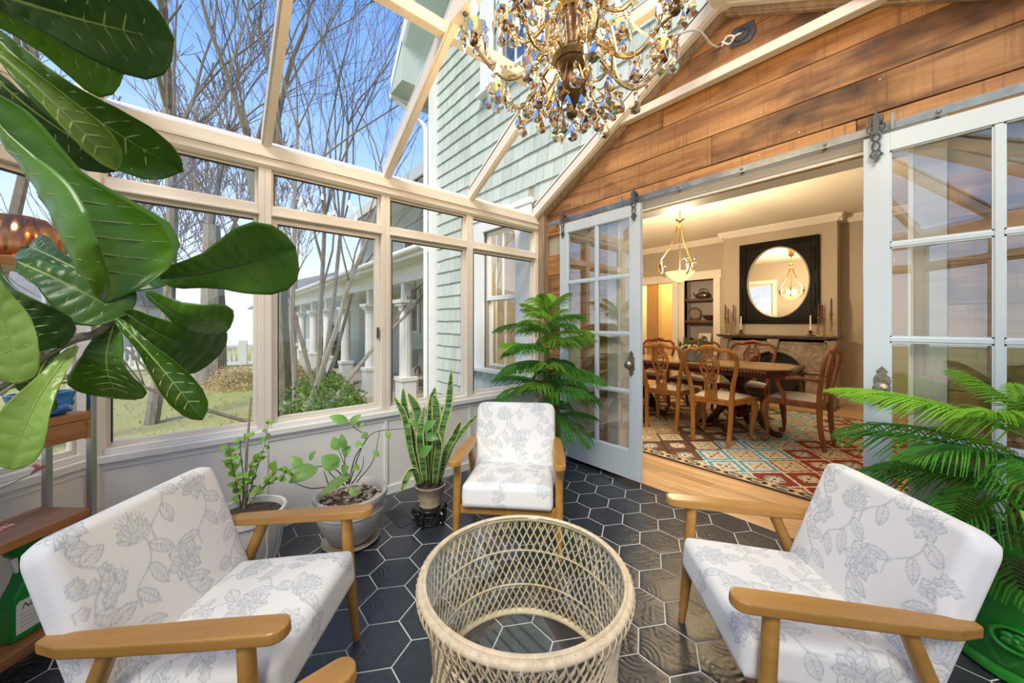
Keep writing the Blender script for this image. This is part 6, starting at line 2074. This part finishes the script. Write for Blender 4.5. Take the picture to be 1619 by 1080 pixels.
MB().lathe([(.03, 0), (.04, .01), (.09, .05), (.105, .10), (.10, .10), (.08, .05), (.001, .02)], 24).build('body', mat('dark_bowl', (.07, .03, .02), .25), bw, smooth=True)
fr_ = thing('photo_frame', 'small pale picture frame leaning on the lowest niche shelf', 'picture frame', (-3.0, 7.46, .855))
Mf = RX(R(-12))
MB().box(-.115, -.008, 0, .115, .008, .175, Mf).build('frame', mat('pale_frame', (.72, .66, .52), .4), fr_, bevel=.003)
MB().box(-.09, -.010, .025, .09, -.0082, .15, Mf).build('mat_board', mat('mat_board', (.70, .68, .60), .6), fr_)
MB().prism([(-.055, .05), (.055, .05), (.045, .09), (.02, .10), (.02, .12), (-.03, .12), (-.035, .095), (-.055, .085)], -.0115, -.0102, Mf, 'y').build('picture', mat('picture_dark', (.06, .05, .045), .5), fr_)
jr = thing('small_jar', 'small dark jar on the lowest niche shelf beside the picture frame', 'jar', (-3.25, 7.45, .855))
MB().lathe([(.025, 0), (.04, .02), (.045, .05), (.025, .075), (.03, .085), (.001, .09)], 16).build('body', DKM, jr, smooth=True)
MB().tube(spline([(.04, 0, .06), (.07, 0, .05), (.04, 0, .025)]), .006, 6).build('handle', DKM, jr, smooth=True)
# ---------------------------------------------------------------- walnut shelf unit by the angled window
SA = math.atan2(-.68, .73)                       # run of the shelves, from the right end leftwards
SX, SY = -2.13, -.34
sh = thing('shelf_unit', 'walnut shelves with a drawer on slim steel posts at the left edge', 'shelf unit', (SX, SY, 0), SA)
SL, SD = .92, .21                                # length, depth (depth runs to local -y)
for z, t_ in ((.075, .04), (.455, .035), (.835, .03), (1.395, .03)):
    MB().box(0, -SD, z, SL, 0, z + t_).build('shelf_board', SHELFW, sh, bevel=.004)
dr = MB().box(.012, -.016, .765, SL - .012, -.001, .834).build('drawer', SHELFW, sh, bevel=.003)
MB().box(.0, -SD, .76, .012, 0, .835).box(SL - .012, -SD, .76, SL, 0, .835).box(.012, -SD, .76, SL - .012, -SD + .012, .835).build('drawer_case', SHELFW, sh, bevel=.002)
MB().lathe([(.006, 0), (.006, .012), (.016, .018), (.018, .026), (.012, .032), (.001, .034)], 16, T(.215, 0, .80) @ RX(R(-90))).build('drawer_knob', mat('white_knob', (.8, .78, .74), .3), dr, smooth=True)
for x, y in ((-.012, -.012), (-.012, -SD + .012), (SL + .012, -.012), (SL + .012, -SD + .012)):
    MB().box(x - .011, y - .011, 0, x + .011, y + .011, 1.50).build('post', STEEL, sh, bevel=.003)
def onshelf(lx, ly, z):
    c, s = math.cos(SA), math.sin(SA)
    return (SX + c * lx - s * ly, SY + s * lx + c * ly, z)
# copper mould on the top shelf
cm = thing('copper_mould', 'fluted copper jelly mould on the top shelf', 'mould', onshelf(.13, -.10, 1.425), SA)
COPPER = mat('copper', (.62, .27, .13), .22, 1, (.38, .15, .07), 14)
def fl2(a, i): return 1 + .075 * abs(math.cos(6 * a)) * (1 if 0 < i < 6 else .4)
MB().lathe([(.090, 0), (.098, .006), (.100, .03), (.104, .06), (.092, .085), (.075, .10), (.062, .115), (.040, .120), (.022, .095), (.001, .09)], 96, S(1, 1, 1.3), True, fl2).build('body', COPPER, cm, smooth=True, angle=70)
MB().lathe([(.098, 0), (.108, .002), (.108, .006), (.098, .007)], 40).build('rim', COPPER, cm, smooth=True)
# blue pot with spider plant
bp = thing('blue_planter', 'cobalt blue ceramic planter with a thin grassy plant on the drawer shelf', 'potted plant', onshelf(.085, -.085, .865), SA)
BLUEG = mat('cobalt_glaze', (.012, .13, .42), .12, col2=(.02, .24, .58), nscale=10, bmp=.25, bscale=25, coat=.5)
def sq(a, i): return 1 + .10 * math.cos(4 * a) * -1
p_ = MB().lathe([(.050, 0), (.064, .008), (.074, .04), (.070, .055), (.076, .075), (.078, .085), (.070, .086), (.064, .06)], 40, None, True, sq).build('pot', BLUEG, bp, smooth=True, angle=60)
MB().tube(spline([(.06, .05, .03), (.085, .06, .05), (.08, .05, .075)]), [.014, .018, .006], 8).tube(spline([(-.03, .075, .02), (.0, .088, .035), (.04, .08, .02)]), .010, 7).build('relief', BLUEG, p_, smooth=True)
MB().lathe([(.001, .07), (.066, .066)], 20).build('soil', SOIL, bp)
GRASSY = leaf_mat('pale_grass_leaf', (.40, .44, .20), (.55, .55, .32), .5, .3)
rn = random.Random(8)
for k in range(14):
    a = rn.uniform(0, 6.28)
    L = rn.uniform(.08, .15)
    blade(bp, [(0, 0, .07), (L * .3 * math.cos(a), L * .3 * math.sin(a), .07 + L * .45), (L * .8 * math.cos(a), L * .8 * math.sin(a), .07 + L * .5), (L * 1.2 * math.cos(a), L * 1.2 * math.sin(a), .07 + L * .25)], .007, GRASSY)
# pink geranium on the middle shelf
pg = thing('geranium', 'pink-flowered geranium in a clay pot on the middle shelf', 'potted plant', onshelf(.36, -.10, .49), SA)
CLAY = mat('terracotta', (.42, .17, .08), .8)
pot(pg, [(.045, 0), (.05, .004), (.064, .085), (.072, .087), (.072, .105), (.062, .105), (.058, .09)], CLAY, .09, .058, 28)
GER = leaf_mat('geranium_leaf', (.03, .12, .02), (.07, .20, .03), .5, .25)
PINK = leaf_mat('pink_petal', (.80, .36, .40), (.85, .50, .52), .6, .4)
for k in range(9):
    a = k * .7
    q = Vector((.07 * math.cos(a), .07 * math.sin(a), .15 + .02 * (k % 3)))
    MB().tube(spline([(0, 0, .09), q * .6 + Vector((0, 0, .05)), q]), .002, 5).build('stem', SMALL, pg)
    oval_leaf(pg, q, q + Vector((.04 * math.cos(a), .04 * math.sin(a), .01)), .045, GER, face=(0, 0, 1))
def floret(p, r_):
    for k in range(6):
        a = k * 1.047
        q = p + Vector((r_ * .5 * math.cos(a), r_ * .5 * math.sin(a), .004 * (k % 2)))
        oval_leaf(pg, p, p + Vector((r_ * math.cos(a), r_ * math.sin(a), .012 * (k % 3) - .01)), r_ * .9, PINK, face=(0, 0, 1), name='petal')
GO = Vector(onshelf(.36, -.10, .49))
def locp(px, py, f):
    d = at(px, py, f) - GO
    c, s = math.cos(-SA), math.sin(-SA)
    return Vector((c * d.x - s * d.y, s * d.x + c * d.y, d.z))
for fp_, base_ in ((locp(65, 742, 1.30), .02), (locp(2, 840, 1.05), .01)):
    MB().tube(spline([(0, 0, .09), fp_ * .5 + Vector((0, 0, .05)), fp_]), .0018, 5).build('flower_stalk', SMALL, pg)
    floret(fp_, .026); floret(fp_ + Vector((.01, .01, .01)), .018)
# green spray bottle on the bottom shelf
sb_ = thing('spray_bottle', 'green plastic spray bottle with a white label on the bottom shelf', 'bottle', onshelf(.13, -.075, .115), SA)
PLASG = mat('green_plastic', (.01, .26, .035), .25, spec=.5)
bprof = [(-.052, 0), (.052, 0), (.056, .008), (.056, .12), (.050, .15), (.028, .19), (.019, .215), (.019, .25), (-.019, .25), (-.019, .215), (-.028, .19), (-.050, .15), (-.056, .12), (-.056, .008)]
MB().prism(bprof, -.030, .030, None, 'y').build('body', PLASG, sb_, bevel=.014, seg=4)
MB().box(-.022, -.02, .25, .022, .02, .275).build('collar', PLASG, sb_, bevel=.006)
MB().prism([(-.03, .275), (.045, .285), (.06, .315), (.05, .33), (-.035, .325)], -.016, .016, None, 'y').build('spray_head', PLASG, sb_, bevel=.006)
MB().prism([(.025, .28), (.045, .28), (.03, .225), (.022, .225)], -.008, .008, None, 'y').build('trigger', mat('white_plastic', (.8, .8, .78), .4), sb_, bevel=.003)
lb_ = MB().prism([(-.046, .025), (.046, .025), (.046, .125), (.038, .135), (-.046, .135)], .0302, .0312, None, 'y').build('paper_label', mat('label_paper', (.80, .79, .74), .6), sb_)
def text_obj(s, size, loc, rot, mt, parent, name, shear=0):
    cu_ = bpy.data.curves.new(name, 'FONT')
    cu_.body = s; cu_.size = size; cu_.extrude = .0002; cu_.shear = shear
    cu_.align_x = 'LEFT'
    o = bpy.data.objects.new(name, cu_)
    me_ = bpy.data.meshes.new_from_object(o)
    bpy.data.objects.remove(o)
    me_.materials.append(mt)
    o = bpy.data.objects.new(name, me_)
    o.location = loc; o.rotation_euler = rot
    return link(o, parent)
INK = mat('label_ink', (.02, .02, .02), .6)
text_obj('Natu', .028, (.034, .0315, .104), (R(90), 0, R(180)), INK, lb_, 'lettering', .35)
tl = MB()
for k, w in enumerate((.07, .06, .075, .05)): tl.box(.036 - w, .0312, .085 - k * .013, .036, .0314, .087 - k * .013)
tl.box(-.03, .0312, .030, -.018, .0314, .040)
tl.build('fine_print', mat('print_grey', (.35, .35, .34), .6), lb_)
# floor grille by the knee wall
gr = thing('floor_grille', 'dark cast floor register beside the grey pot', 'floor register', (-2.18, .93, .0), R(0))
MB().box(-.12, -.055, 0, .12, .055, .004).build('frame', CASTI, gr, bevel=.001)
for k in range(9): MB().box(-.10 + k * .024, -.045, .004, -.09 + k * .024, .045, .006).build('slat', CASTI, gr)
